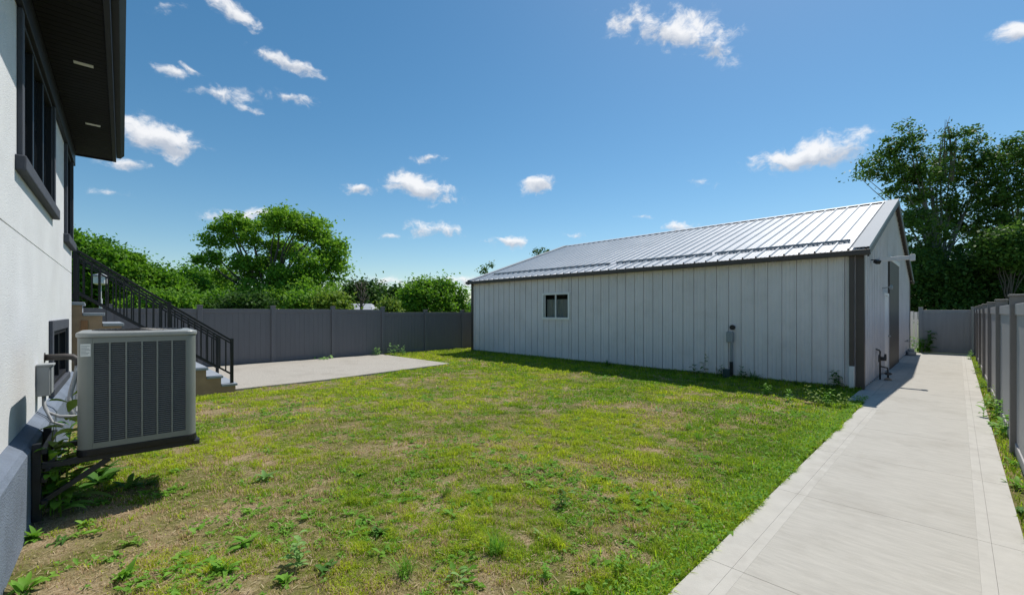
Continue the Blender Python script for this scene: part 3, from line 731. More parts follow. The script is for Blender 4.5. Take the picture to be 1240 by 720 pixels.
MB().tube([(-.07, -.03, .92), (-.07, -.03, .3)], .03, 10).build('conduit', M['grey_box'], eb)
MB().tube([(-.072, -.03, .42), (-.072, -.03, -.05)], .042, 10).build('conduit_boot', M['coil'], eb)
MB().box(-.15, -.03, -.02, .16, -.05, .22).build('ground_box', mat('green_box', (.03, .06, .055), .7), eb, bevel=.015)
vt = thing('round_vent', 'small round black vent hole in the shed wall above the electrical box', 'vent', (SX0 - .02, SY0 + eb_y - .05, 1.31))
MB().tube([(-.05, 0, 0), (.02, 0, 0)], .058, 16).build('vent_pipe', M['coil'], vt)
MB().tube([(-.052, 0, 0), (-.03, 0, 0)], [.066, .066], 16).build('flange', M['black'], vt)

# ------------------------------------------------------------------ fences
def fence(name_label, pts, tops, m, axis, facing, post_w=.13, post_up=.09, loc=(0, 0, 0), board=.152, pm=None):
    """pts: post positions along the axis; tops: panel top height for each bay"""
    f_ = thing('privacy_fence', name_label, 'fence', loc)
    def P(a, n, z): return (a, n, z) if axis == 'x' else (n, a, z)
    def bx(mb, a0, a1, n0, n1, z0, z1):
        p = P(a0, n0, z0); q = P(a1, n1, z1); mb.box(min(p[0], q[0]), max(p[0], q[0]), min(p[1], q[1]), max(p[1], q[1]), z0, z1)
    for i, a in enumerate(pts):
        tz = max(tops[max(0, i - 1)], tops[min(i, len(tops) - 1)])
        q = MB(); bx(q, a - post_w / 2, a + post_w / 2, -post_w / 2, post_w / 2, -.1, tz + post_up)
        po = q.build('post', pm or m, f_, bevel=.006)
        q = MB(); hw_ = post_w / 2 + .012
        bx(q, a - hw_, a + hw_, -hw_, hw_, tz + post_up + .0, tz + post_up + .025)
        q.build('post_cap', pm or m, po, bevel=.008)
    for i in range(len(pts) - 1):
        a0, a1 = pts[i] + post_w / 2, pts[i + 1] - post_w / 2; tz = tops[i]
        q = MB(); nb = max(3, round((a1 - a0) / board)); wv = (a1 - a0) / nb
        for k in range(nb):
            bx(q, a0 + k * wv + .003, a0 + (k + 1) * wv - .003, -.014, .014, .06, tz - .12)
        bx(q, a0, a1, -.009, .009, .06, tz - .12)
        pn = q.build('panel', m, f_, bevel=.002)
        q = MB(); bx(q, a0, a1, -.028, .028, tz - .13, tz); q.build('rail', m, pn, bevel=.006)
        q = MB(); bx(q, a0, a1, -.028, .028, .03, .15); q.build('rail', m, pn, bevel=.006)
    return f_
fence('long charcoal grey privacy fence with boarded panels behind the concrete patio', [-5.65, -3.64, -1.63, .38, 2.38, 4.40, 6.40, 8.38, 10.38, 12.38, 14.4, 16.4],
      [1.81] * 7 + [1.70] * 4, M['fence'], 'x', -1, loc=(0, FY, 0))
fence('taupe privacy fence running beside the concrete path', [-2.9, -.2, 2.5, 5.2, 7.95, 10.75, 13.55, 16.35, 19.15, 21.95, 24.75], [1.80] * 10, M['fence_warm'], 'x', 1, loc=(0, -.50, 0), board=.2, pm=M['post_shaded'])
fence('taupe fence panel closing off the far end of the path', [-.43, 1.09], [1.80], M['fence_warm'], 'y', -1, loc=(25.05, 0, 0), board=.2)
lt = thing('picket_fence', 'pale weathered picket fence glimpsed behind the far shed corner', 'fence', (26.6, 0, 0))
for k in range(14):
    MB().box(-.012, .012, 1.0 + k * .13, 1.11 + k * .13, 0, 1.72 + .03 * (k % 2)).build('picket', M['siding'], lt)
MB().box(.013, .05, 1.0, 2.8, .4, .48).box(.013, .05, 1.0, 2.8, 1.3, 1.38).build('rail', M['siding'], lt)

# ------------------------------------------------------------------ trees and shrubs
def leaf_verts(C, size, up=.3, fold=.25, lr=.62):
    n = len(C)
    nrm = rng.normal(size=(n, 3)); nrm[:, 2] = np.abs(nrm[:, 2]) + up; nrm /= np.linalg.norm(nrm, axis=1)[:, None]
    a = np.cross(nrm, rng.normal(size=(n, 3))); a /= np.linalg.norm(a, axis=1)[:, None]
    b = np.cross(nrm, a); s_ = size * (.65 + .7 * rng.random(n))[:, None]
    V = np.stack([C - a * s_ * .5, C + b * s_ * lr * .5 - nrm * s_ * fold * .3, C + a * s_ * .5 - nrm * s_ * .1, C - b * s_ * lr * .5 - nrm * s_ * fold * .3], axis=1)
    return V
LEAF_F = [(0, 1, 2), (0, 2, 3)]
def crown_points(blobs, nclump, per, spread, shell=.55, gap=.0, flat=1.0):
    """clumps placed in the outer part of ellipsoid blobs; leaves scattered round each clump"""
    vol = np.array([b[3] * b[4] * b[5] for b in blobs]) ** .67; pick = rng.choice(len(blobs), nclump, p=vol / vol.sum())
    B = np.array(blobs)[pick]
    d = rng.normal(size=(nclump, 3)); d /= np.linalg.norm(d, axis=1)[:, None]
    r = (shell + (1 - shell) * rng.random(nclump)) ** .7
    C = B[:, :3] + d * r[:, None] * B[:, 3:6]
    sp = spread * (.5 + rng.random(nclump))
    P = np.repeat(C, per, axis=0) + rng.normal(size=(nclump * per, 3)) * np.repeat(sp, per)[:, None] * np.array([1, 1, .7 * flat])
    return P, C
def tree(name, label, cat, base, blobs, m, nclump=400, per=40, spread=.35, size=.2, trunk_r=.2, bark='bark', shell=.5, group=None, limbs=10, fork=.35, extra=None):
    t_ = thing(name, label, cat, (base[0], base[1], -.09), rng.random() * 0, group)
    P, C = crown_points(blobs, nclump, per, spread, shell)
    P = P[P[:, 2] > .15]
    np_obj('crown', leaf_verts(P, size), 4, m, t_, faces_per=LEAF_F)
    zmax = max(b[2] + b[5] for b in blobs); tr = MB()
    cen = np.array([[b[0], b[1], b[2]] for b in blobs]); mx, my = cen[:, 0].mean(), cen[:, 1].mean()
    zf = zmax * fork
    tr.tube([(0, 0, 0), (.02, .03, zf * .5), (mx * .15, my * .15, zf), (mx * .5, my * .5, zmax * .52), (mx * .8, my * .8, zmax * .70)],
            [trunk_r * 1.3, trunk_r, trunk_r * .85, trunk_r * .5, trunk_r * .12], 9)
    to = tr.build('trunk', M[bark], t_, smooth=True)
    lb = MB(); sel = C[rng.choice(len(C), min(limbs, len(C)), replace=False)]
    for k, c in enumerate(sel):
        z0 = zf * (.6 + .5 * rng.random()); z0 = min(z0, c[2] * .85)
        s0 = np.array([mx * .1, my * .1, z0]); mid_ = s0 * .5 + c * .5 + np.array([0, 0, .12 * np.linalg.norm(c - s0)])
        rr = trunk_r * (.28 + .2 * rng.random())
        pts = [tuple(s0 * (1 - u)**2 + 2 * mid_ * u * (1 - u) + c * u * u + (rng.normal(size=3) * .05 if 0 < u < 1 else 0)) for u in np.linspace(0, 1, 6)]
        lb.tube(pts, [rr, rr * .85, rr * .65, rr * .45, rr * .3, rr * .08], 6)
        for q in range(2):
            p = np.array(pts[2 + q]); e = p + rng.normal(size=3) * .3 + np.array([0, 0, .25])
            lb.tube([tuple(p), tuple((p + e) / 2 + rng.normal(size=3) * .08), tuple(e)], [rr * .35, rr * .2, rr * .05], 5)
    lb.build('limbs', M[bark], t_, smooth=True)
    return t_
def blob_px(base, d, items):
    """blobs given by their bearing and height (px of the photo) at distance d -> local to base"""
    out = []
    for (px, py, rx, ry, dd) in items:
        x, y_ = at_depth(px, d + dd); out.append((x - base[0], y_ - base[1], z_at(py, d + dd) + .09, rx * d / FPX, rx * d / FPX, ry * d / FPX))
    return out

# big spreading tree
b = at_depth(322, 27)
tree('shade_tree', 'big spreading broad-leaved tree rising behind the patio fence', 'tree', b,
     blob_px(b, 27, [(285, 272, 22, 13, 0), (262, 288, 17, 12, 0), (254, 312, 15, 11, 0), (300, 290, 16, 14, 0), (320, 272, 15, 11, 0), (346, 268, 22, 13, -1), (376, 278, 22, 15, 0), (400, 300, 18, 16, 0), (406, 326, 13, 13, 0),
                       (345, 300, 24, 16, 1), (375, 316, 24, 15, -1), (308, 318, 24, 14, 0), (272, 334, 13, 9, 1), (345, 336, 26, 13, -1), (385, 347, 22, 13, -2), (312, 354, 28, 13, -1), (355, 360, 34, 14, -2), (262, 356, 22, 12, 0), (298, 338, 14, 10, 0), (372, 334, 20, 12, -1)]),
     L['big'], nclump=520, per=92, spread=.24, size=.18, trunk_r=.28, shell=.4, limbs=40, fork=.3)
b = at_depth(252, 30)
tree('spreading_tree', 'thin light green young tree between the hedge trees and the big shade tree', 'tree', b,
     blob_px(b, 30, [(240, 335, 14, 14, 0), (255, 345, 20, 14, 0), (235, 358, 24, 14, -1), (268, 358, 18, 14, 0)]), L['row'], nclump=110, per=50, spread=.4, size=.24, trunk_r=.1, limbs=8)
# hedge trees on the left, one after another
for (px, d, lab, items, lm) in (
    (100, 21, 'tall dark green tree directly behind the top of the stair railing', [(92, 300, 24, 20, 0), (112, 298, 20, 14, 0), (100, 325, 36, 26, 0), (125, 322, 24, 22, 0), (90, 350, 36, 26, 0)], 'row'),
    (148, 22, 'bushy green tree behind the middle of the stair railing', [(138, 318, 20, 15, 0), (155, 322, 18, 14, 0), (150, 342, 32, 20, 0), (165, 352, 22, 20, 0), (135, 355, 26, 18, 0)], 'lime'),
    (186, 23, 'rounded green tree right of the bushy tree, above the lower railing', [(178, 336, 18, 12, 0), (196, 340, 16, 12, 0), (186, 355, 28, 16, 0), (205, 358, 20, 14, 0)], 'row'),
    (222, 25, 'low green tree at the right end of the row beside the big shade tree', [(216, 345, 16, 12, 0), (232, 350, 16, 12, 0), (222, 362, 24, 12, 0)], 'row'),
    (62, 22, 'tree mostly hidden behind the corner of the stucco house', [(60, 300, 30, 22, 0), (50, 330, 40, 30, 0), (62, 350, 36, 24, 0)], 'row')):
    b = at_depth(px, d)
    tree('hedge_tree', lab, 'tree', b, blob_px(b, d, items), L[lm], nclump=190, per=90, spread=.25, size=.165, trunk_r=.14, shell=.65, limbs=8, group='row of trees behind the fence on the left')
for (px, d, w_, h_, lm) in ((180, 20.0, 16, 10, 'lime'), (216, 20.5, 18, 8, 'lime'), (262, 22, 18, 10, 'row'), (300, 20.5, 26, 12, 'deep'), (375, 21, 24, 13, 'lime'), (402, 20.5, 14, 9, 'yellow')):
    b = at_depth(px, d)
    lab = {180: 'bright green shrub just above the fence below the stair railing', 216: 'low lime shrub above the fence left of the big tree', 262: 'green shrub at the left foot of the big shade tree',
           300: 'dark shrub under the big shade tree', 375: 'lime green shrub under the right side of the big tree', 402: 'yellowish creeper tumbling over the fence right of the big tree'}[px]
    tree('shrub', lab, 'shrub', b, blob_px(b, d, [(px, 366, w_, h_, 0), (px - w_ * .5, 371, w_ * .8, h_ * .8, 0), (px + w_ * .5, 371, w_ * .8, h_ * .8, 0)]), L[lm], nclump=90, per=45, spread=.25, size=.17, trunk_r=.05, limbs=4, shell=.5)
# middle distance, right of the big tree
b = at_depth(440, 40)
tree('round_tree', 'distant round dark green tree behind the grey roof', 'tree', b, blob_px(b, 40, [(428, 356, 14, 10, 0), (446, 354, 16, 10, 0), (438, 366, 26, 12, 0), (456, 366, 12, 10, 0)]), L['deep'], nclump=150, per=50, spread=.5, size=.34, trunk_r=.18, limbs=6)
b = at_depth(482, 34)
tree('round_tree', 'small dark green tree between the fence post and the round bush', 'tree', b, blob_px(b, 34, [(480, 360, 11, 10, 0), (487, 368, 14, 10, 0)]), L['deep'], nclump=80, per=45, spread=.4, size=.28, trunk_r=.1, limbs=5)
b = at_depth(522, 24)
tree('round_bush', 'large rounded bright green bush left of the shed, behind the lower fence', 'shrub', b,
     blob_px(b, 24, [(520, 356, 26, 15, 0), (498, 364, 16, 14, 0), (545, 360, 20, 14, 0), (525, 372, 34, 12, 0), (552, 372, 14, 12, 0), (508, 350, 10, 9, 0), (535, 348, 12, 8, 0)]), L['lime'], nclump=230, per=70, spread=.24, size=.16, trunk_r=.1, shell=.65, limbs=20)
b = at_depth(472, 21)
tree('shrub', 'yellow green shrub tip beside the tallest fence post', 'shrub', b, blob_px(b, 21, [(472, 372, 7, 8, 0), (468, 376, 8, 7, 0)]), L['yellow'], nclump=40, per=36, spread=.2, size=.15, trunk_r=.03, limbs=3)
# dead tree
dt_ = at_depth(437, 30); dd_ = thing('dead_tree', 'bare dead tree with thin leafless branches above the fence', 'tree', (dt_[0], dt_[1], -.09))
tm = MB(); tm.tube([(0, 0, 0), (.05, 0, 1.6), (.02, .05, 3.0), (.06, 0, 3.9)], [.13, .11, .07, .03], 8)
tm.build('trunk', M['bark'], dd_, smooth=True)
tm = MB()
for k in range(16):
    z = 1.8 + 1.9 * rng.random(); a = rng.random() * 6.28; ln_ = .5 + .7 * rng.random()
    e = (math.cos(a) * ln_ * .6, math.sin(a) * ln_ * .6, z + ln_ * .9)
    tm.tube([(.04, 0, z), (e[0] * .5, e[1] * .5, z + ln_ * .3), e], [.04, .025, .01], 5)
    tm.tube([(e[0] * .5, e[1] * .5, z + ln_ * .3), (e[0] * .9 + .15, e[1] * .4, z + ln_ * .7)], [.02, .006], 5)
tm.build('branches', M['bark'], dd_, smooth=True)
# tree tops over the shed roof
for (px, py, d, w_, h_, lab) in ((591, 325, 34, 6, 6, 'small leafy treetop peeking over the far end of the shed roof'), (654, 303, 38, 6, 4, 'tiny dark treetop above the middle of the shed roof slope')):
    b = at_depth(px, d)
    tree('tall_tree', lab, 'tree', b, blob_px(b, d, [(px - w_ * .8, py + 1, w_ * .4, h_, 0), (px + w_ * .5, py - 2, w_ * .35, h_ * 1.1, 0), (px + w_ * 1.4, py + 3, w_ * .3, h_ * .7, 0), (px, py + 16, w_ * 1.0, 10, 0), (px, py + 32, w_ * 1.4, 16, 0)]), L['poplar'], nclump=60, per=26, spread=.2, size=.2, trunk_r=.1, limbs=4)
# poplars at the end of the path
b = at_depth(1140, 31)
tree('poplar_tree', 'tall open-crowned poplar standing beyond the end of the path', 'tree', b,
     blob_px(b, 31, [(1068, 205, 20, 18, 0), (1046, 208, 14, 12, 0), (1092, 188, 22, 20, 0), (1102, 160, 13, 16, 0), (1078, 176, 14, 12, 0), (1120, 205, 26, 26, 0), (1160, 170, 20, 20, 0), (1180, 165, 14, 14, 0), (1150, 205, 24, 26, 1),
                       (1095, 230, 26, 24, 0), (1130, 250, 34, 30, 1), (1185, 200, 22, 24, 0), (1175, 250, 30, 34, 0), (1105, 290, 32, 40, -1), (1140, 320, 40, 40, 0), (1180, 310, 34, 40, 1)]),
     L['poplar'], nclump=600, per=52, spread=.26, size=.20, trunk_r=.24, bark='bark_pale', shell=.35, limbs=46, fork=.35)
tw = MB()
for k in range(9):
    px = 1132 + rng.random() * 26; x0, y0 = at_depth(px, 31); z0 = z_at(185, 31)
    x1, y1 = at_depth(px + rng.normal() * 9, 31); z1 = z_at(138 + rng.random() * 25, 31)
    tw.tube([(x0 - b[0], y0 - b[1], z0 - 2), ((x0 + x1) / 2 - b[0] + .1, (y0 + y1) / 2 - b[1], (z0 + z1) / 2), (x1 - b[0], y1 - b[1], z1)], [.06, .035, .01], 5)
tw.build('bare_twigs', M['bark_pale'], [o for o in bpy.data.objects if o.name.startswith('poplar_tree')][0], smooth=True)
b = at_depth(1240, 30)
tree('poplar_tree', 'second leafy poplar at the right edge, behind the path fence', 'tree', b,
     blob_px(b, 30, [(1228, 190, 24, 24, 0), (1200, 200, 18, 22, 0), (1196, 245, 20, 30, 0), (1198, 178, 9, 9, 0), (1252, 185, 30, 26, 0), (1212, 235, 26, 30, 0), (1245, 240, 36, 34, 0), (1215, 290, 32, 36, 0), (1255, 300, 40, 40, 0), (1290, 240, 40, 50, 0), (1230, 340, 50, 34, 0)]),
     L['poplar'], nclump=520, per=54, spread=.27, size=.20, trunk_r=.22, bark='bark_pale', shell=.35, limbs=26, fork=.35)
for (px, d, lab, items, lm) in (
    (1125, 28, 'dense dark shrub filling the gap between shed and path fence', [(1112, 330, 18, 26, 0), (1135, 340, 24, 26, 0), (1125, 365, 36, 22, 0), (1155, 360, 24, 22, 0)], 'deep'),
    (1190, 28, 'dense dark shrub behind the near taupe fence posts', [(1180, 330, 26, 22, 0), (1205, 325, 26, 26, 0), (1190, 358, 36, 26, 0), (1225, 345, 24, 24, 0)], 'deep'),
    (1222, 26, 'rounded green sapling among the dark trees at the right edge', [(1208, 296, 14, 12, 0), (1226, 290, 16, 12, 0), (1220, 310, 22, 14, 0), (1240, 305, 18, 16, 0)], 'poplar')):
    b = at_depth(px, d)
    tree('shade_shrub', lab, 'shrub', b, blob_px(b, d, items), L[lm], nclump=260, per=55, spread=.34, size=.22, trunk_r=.1, shell=.4, limbs=10, group='dark shrubs beyond the end of the path')

# neighbours and the garden lamp behind the stairs
b = at_depth(428, 30)
nb = thing('neighbour_shed', 'low building with a pale grey roof just showing over the patio fence', 'shed', (b[0], b[1], -.09), -YAW)
MB().box(-1.2, 1.2, 0, 3, 0, 1.75).build('wall', M['far_wall'], nb)
MB().add([(-1.1, -.2, 1.78), (1.35, -.2, 1.78), (.75, 1.5, 2.42), (-1.05, 1.5, 2.42), (-1.1, 3.2, 1.78), (1.35, 3.2, 1.78)], [(0, 1, 2, 3), (3, 2, 5, 4), (1, 5, 2), (0, 3, 4)]).build('roof', M['far_roof'], nb)
b = at_depth(575, 33)
nb = thing('neighbour_house', 'dark house sliver with grey roof between the round bush and the shed', 'house', (b[0], b[1], -.09), -YAW)
MB().box(-.62, 3, 0, 5, 0, 2.3).build('wall', M['far_wall'], nb)
MB().add([(-.75, -.3, 2.3), (3.4, -.3, 2.3), (2.8, 2.5, 3.25), (-.3, 2.5, 3.25), (-.75, 5.3, 2.3), (3.4, 5.3, 2.3)], [(0, 1, 2, 3), (3, 2, 5, 4), (1, 5, 2), (0, 3, 4)]).build('roof', M['far_roof'], nb)
b = at_depth(122, 14.6)
gl = thing('lamp_post', 'white lantern on a thin pale post seen through the stair railing', 'lamp', (b[0], b[1], -.09))
MB().tube([(0, 0, 0), (0, 0, 2.25)], .045, 10).build('post', M['white_plastic'], gl)
MB().tube([(0, 0, 2.25), (0, 0, 2.72)], .022, 8).build('stem', M['white_plastic'], gl)
MB().tube([(0, 0, 2.72), (0, 0, 2.76), (0, 0, 2.98), (0, 0, 3.0)], [.12, .19, .19, .16], 14).build('lantern', M['white_plastic'], gl)
MB().tube([(0, 0, 3.0), (0, 0, 3.04), (0, 0, 3.1)], [.23, .21, .03], 14).build('lantern_cap', M['grey_box'], gl)

# ------------------------------------------------------------------ weeds
def strip_leaf(L_, W_, az, el, curl, tw=0.0, base=(0, 0, 0), shape='lance', seg=5):
    """one curved leaf as a list of left/mid/right points"""
    pts = []; x = 0; z = 0; e = el
    prof = {'lance': (.12, .55, .95, 1, .72, 0.02), 'broad': (.10, .75, 1, .95, .6, 0.03), 'grass': (.8, 1, .9, .7, .4, 0.02)}[shape]
    ca, sa = math.cos(az), math.sin(az)
    for i in range(seg + 1):
        w_ = W_ * prof[i] / 2
        for s_, dz in ((-1, .15), (0, 0), (1, .15)):
            lx, ly, lz = x, s_ * w_, z + abs(s_) * w_ * .35
            pts.append((base[0] + lx * ca - ly * sa, base[1] + lx * sa + ly * ca, base[2] + lz))
        x += L_ / seg * math.cos(e); z += L_ / seg * math.sin(e); e -= curl / seg
    return pts
STRIP_F = [(3 * i + k, 3 * i + k + 1, 3 * i + k + 4, 3 * i + k + 3) for i in range(5) for k in range(2)]
def rosette_pts(kind, s_):
    out = []
    def r(a, b): return a + (b - a) * rng.random()
    if kind == 'rosette':
        for k in range(int(r(15, 24))):
            out.append(strip_leaf(s_ * r(.4, .95), s_ * r(.15, .26), r(0, 6.28), R(r(10, 75)), R(r(30, 90)), base=(*(rng.normal(size=2) * s_ * .08), 0), shape='broad'))
    elif kind == 'spread':
        for k in range(int(r(12, 20))):
            bx_, by_ = rng.normal(size=2) * s_ * .25
            out.append(strip_leaf(s_ * r(.35, .8), s_ * r(.14, .24), r(0, 6.28), R(r(10, 60)), R(r(30, 80)), base=(bx_, by_, .005), shape='lance'))
    elif kind == 'tuft':
        for k in range(int(r(40, 70))):
            bx_, by_ = rng.normal(size=2) * s_ * .12
            out.append(strip_leaf(s_ * r(.5, 1.1), s_ * r(.02, .045), r(0, 6.28), R(r(45, 88)), R(r(20, 90)), base=(bx_, by_, 0), shape='grass'))
    elif kind == 'leafy':
        for q in range(int(r(2, 5))):
            h = s_ * r(.7, 1.2); lean = rng.normal(size=2) * .15; bx_, by_ = rng.normal(size=2) * s_ * .12
            for k in range(int(r(9, 15))):
                u = (k + 1) / 13; zz = h * u
                out.append(strip_leaf(s_ * r(.22, .42) * (1.25 - u * .7), s_ * r(.09, .15), k * 2.4 + r(-.4, .4), R(r(5, 50)), R(r(30, 80)), base=(bx_ + lean[0] * zz, by_ + lean[1] * zz, zz), shape='lance'))
            out.append(strip_leaf(h * .98, s_ * .025, math.atan2(lean[1], lean[0]), R(86), R(6), base=(bx_, by_, 0), shape='grass'))
    return out
def weed(px, py, kind, s_, m, label, xy=None, z=None, group=None, name=None):
    x, y_ = xy if xy else ground_at(px, py)
    if not xy and y_ > SY0 and x > SX0 - .1: k_ = (SX0 - .1) / x; x, y_ = x * k_, y_ * k_
    if not xy and y_ > FY - .14: k_ = (FY - .14) / y_; x, y_ = x * k_, y_ * k_
    P = np.array(rosette_pts(kind, s_))
    o = np_obj(name or {'rosette': 'broadleaf_weed', 'spread': 'creeping_weed', 'tuft': 'grass_tuft', 'leafy': 'leafy_weed'}[kind], P, 18, L[m], faces_per=STRIP_F)
    o.location = (x, y_, float(lawn_z(x, y_)) if z is None else z)
    o.data.polygons.foreach_set('use_smooth', [True] * len(o.data.polygons))
    return tag(o, label, 'grass tuft' if kind == 'tuft' else 'weed', group or 'weeds growing in the yard')
for a in [
    (322, 580, 'rosette', .21, 'weed_pale', 'pale broad-leaved rosette right of the shadow under the air conditioner'),
    (296, 585, 'spread', .14, 'weed', 'small dark leaves beside the pale rosette'),
    (600, 668, 'tuft', .20, 'weed', 'upright grass clump in the lower middle of the lawn'),
    (490, 692, 'tuft', .19, 'weed', 'upright grass clump at the bottom left of the lawn centre'),
    (682, 612, 'leafy', .17, 'weed_dark', 'dark green leafy weed in the middle right of the lawn'),
    (694, 596, 'spread', .13, 'weed_pale', 'greyish weed just behind the dark leafy weed'),
    (295, 658, 'spread', .22, 'weed', 'green creeping weed left of the tall grey stalk'),
    (272, 690, 'rosette', .20, 'weed', 'broad-leaved weed at the bottom left, in front of the creeping weed'),
    (360, 685, 'leafy', .30, 'weed_pale', 'tall grey-green stalk weed in the bottom left lawn'),
    (345, 704, 'rosette', .17, 'weed', 'flat light leaves at the foot of the grey-green stalk'),
    (395, 690, 'spread', .17, 'weed_dark', 'dark low weed right of the grey-green stalk'),
    (150, 697, 'rosette', .18, 'weed', 'leaning green weed in the bare ground near the bottom left corner'),
    (135, 672, 'spread', .12, 'weed', 'small green weed just behind the leaning weed'),
    (160, 655, 'spread', .15, 'yellow', 'yellowish weed on the bare soil in front of the air conditioner'),
    (110, 632, 'spread', .16, 'weed', 'low green weed between the foundation and the bare soil'),
    (75, 652, 'spread', .14, 'weed_dark', 'dark weed on the bare soil near the foundation'),
    (42, 650, 'rosette', .17, 'weed', 'bright broad-leaved weed at the foot of the blue foundation'),
    (28, 714, 'rosette', .20, 'weed', 'broad-leaved weed in the bottom left corner against the foundation'),
    (88, 604, 'rosette', .18, 'weed', 'broad-leaved weed under the bracket beside the foundation'),
    (120, 608, 'spread', .16, 'weed', 'creeping weed at the front edge of the unit shadow'),
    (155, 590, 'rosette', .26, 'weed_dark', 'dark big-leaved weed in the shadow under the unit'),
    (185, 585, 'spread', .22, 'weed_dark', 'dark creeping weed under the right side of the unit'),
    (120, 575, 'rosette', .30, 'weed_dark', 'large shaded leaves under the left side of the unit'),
    (195, 598, 'spread', .15, 'weed', 'sunlit green weed at the right end of the unit shadow'),
    (215, 570, 'spread', .14, 'weed', 'sunlit low weed behind the right end of the unit shadow'),
    (435, 575, 'spread', .12, 'weed', 'small green weed in the left lawn level with the path joint'),
    (440, 632, 'spread', .16, 'weed', 'scattered green leaves left of the lower grass clump'),
    (460, 645, 'rosette', .13, 'weed_dark', 'small dark rosette above the bottom left grass clump'),
    (555, 700, 'spread', .16, 'weed_pale', 'pale flat weed at the bottom edge below the upright clump'),
    (655, 650, 'spread', .14, 'weed_pale', 'pale weed right of the upright grass clump'),
    (665, 700, 'leafy', .16, 'weed', 'green leafy weed at the bottom edge of the lawn centre'),
    (750, 690, 'leafy', .17, 'weed', 'green leafy weed near the path at the bottom'),
    (775, 700, 'spread', .18, 'weed', 'green weed leaning towards the path at the bottom'),
    (740, 605, 'spread', .13, 'weed_dark', 'dark weed right of the middle of the lawn'),
    (770, 630, 'spread', .12, 'weed', 'small weed between the lawn middle and the path'),
    (835, 520, 'tuft', .20, 'weed', 'bright grass clump in the right lawn'),
    (845, 532, 'tuft', .18, 'weed', 'second bright grass clump just in front of the other on the right lawn'),
    (796, 497, 'spread', .20, 'weed_pale', 'pale weed far back in the right lawn'),
    (770, 514, 'spread', .13, 'weed_dark', 'dark weed left of the bright grass clumps'),
    (325, 548, 'spread', .14, 'weed', 'small weed behind the pale rosette'),
    (540, 600, 'tuft', .15, 'yellow', 'yellow green grass clump in the middle of the lawn'),
    (350, 640, 'spread', .12, 'weed', 'tiny green weed behind the grey-green stalk'),
]:
    weed(a[0], a[1], a[2], a[3] * (.8 if a[2] != 'tuft' else 1), *a[4:])
# by the house: leaves growing up between the unit and the wall
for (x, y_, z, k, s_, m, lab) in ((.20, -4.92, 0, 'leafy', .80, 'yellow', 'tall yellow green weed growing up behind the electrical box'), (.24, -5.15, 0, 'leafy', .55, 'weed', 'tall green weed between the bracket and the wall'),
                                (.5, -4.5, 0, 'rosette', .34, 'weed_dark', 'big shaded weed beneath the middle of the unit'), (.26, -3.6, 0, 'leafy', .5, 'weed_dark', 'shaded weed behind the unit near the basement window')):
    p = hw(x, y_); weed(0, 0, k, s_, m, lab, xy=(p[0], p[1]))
# along the shed wall, its corner, the fences
for i, (px, py, k, s_, m, lab) in enumerate([
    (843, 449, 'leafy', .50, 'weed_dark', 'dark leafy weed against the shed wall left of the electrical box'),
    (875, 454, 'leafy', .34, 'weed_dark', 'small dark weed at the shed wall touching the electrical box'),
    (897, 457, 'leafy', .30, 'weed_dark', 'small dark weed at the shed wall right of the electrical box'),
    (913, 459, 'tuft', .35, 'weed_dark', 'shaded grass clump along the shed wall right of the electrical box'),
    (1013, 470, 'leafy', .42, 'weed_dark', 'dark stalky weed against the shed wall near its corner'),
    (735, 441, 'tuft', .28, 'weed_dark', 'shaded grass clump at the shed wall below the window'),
    (930, 479, 'leafy', .26, 'weed', 'sunlit weed at the edge of the shed shadow'),
    (955, 485, 'leafy', .28, 'weed', 'sunlit weed left of the shed corner'),
    (985, 488, 'leafy', .32, 'yellow', 'tall yellow green weed in front of the shed corner'),
    (1004, 490, 'leafy', .27, 'weed', 'bright green weed in front of the dark stalky weed'),
    (1022, 494, 'leafy', .28, 'yellow', 'yellow green weed left of the path at the shed corner'),
    (1037, 489, 'leafy', .22, 'weed', 'green weed at the white downspout boot'),
    (1000, 500, 'spread', .18, 'weed', 'spreading weed beside the path near the shed corner'),
    (965, 492, 'spread', .18, 'yellow', 'yellow green spreading weed near the shed corner'),
    (477, 430, 'leafy', .55, 'weed_pale', 'leafy weed at the patio corner by the tallest fence post'),
    (488, 431, 'leafy', .42, 'weed_pale', 'lower weed right of the patio corner'),
    (457, 431, 'leafy', .40, 'weed_pale', 'pale weed left of the tallest fence post'),
    (391, 436, 'spread', .40, 'weed_pale', 'low weed at the fence foot behind the patio')]):
    weed(px, py, k, s_, m, lab)
for (x, y_, k, s_, m, lab) in [
    (9.0, -.42, 'leafy', .38, 'weed', 'leafy weed at the fence foot behind the nearest visible fence post'), (9.6, -.40, 'spread', .24, 'weed_pale', 'spreading weed overhanging the path edge'),
    (10.3, -.40, 'leafy', .40, 'weed', 'tallest green weed along the path fence'), (11.2, -.40, 'leafy', .34, 'yellow', 'yellow green weed along the path fence'),
    (12.4, -.38, 'spread', .24, 'weed', 'spreading weed halfway down the path fence'), (14.2, -.38, 'leafy', .3, 'weed', 'small weed farther down the path fence'),
    (17.5, -.36, 'leafy', .3, 'yellow', 'small yellow weed far down the path fence'), (22.5, -.3, 'leafy', .3, 'weed', 'small weed at the far end of the path fence'),
    (7.4, -.42, 'spread', .16, 'weed', 'low weed at the foot of the nearest fence post'), (6.5, -.40, 'spread', .17, 'weed', 'weed lying over the concrete edge at the right of the photo'),
    (5.6, -.40, 'spread', .18, 'weed_dark', 'dark weed over the concrete edge at the bottom right')]:
    weed(0, 0, k, s_, m, lab, xy=(x, y_), z=.0)
p = (24.75, 1.22)
weed(0, 0, 'leafy', .75, 'weed', 'tall leafy weed in the corner between shed and end fence', xy=(24.8, 1.25), z=.0)
weed(0, 0, 'leafy', .8, 'weed_dark', 'dark leafy weed in front of the end fence', xy=(24.85, .85), z=.03)

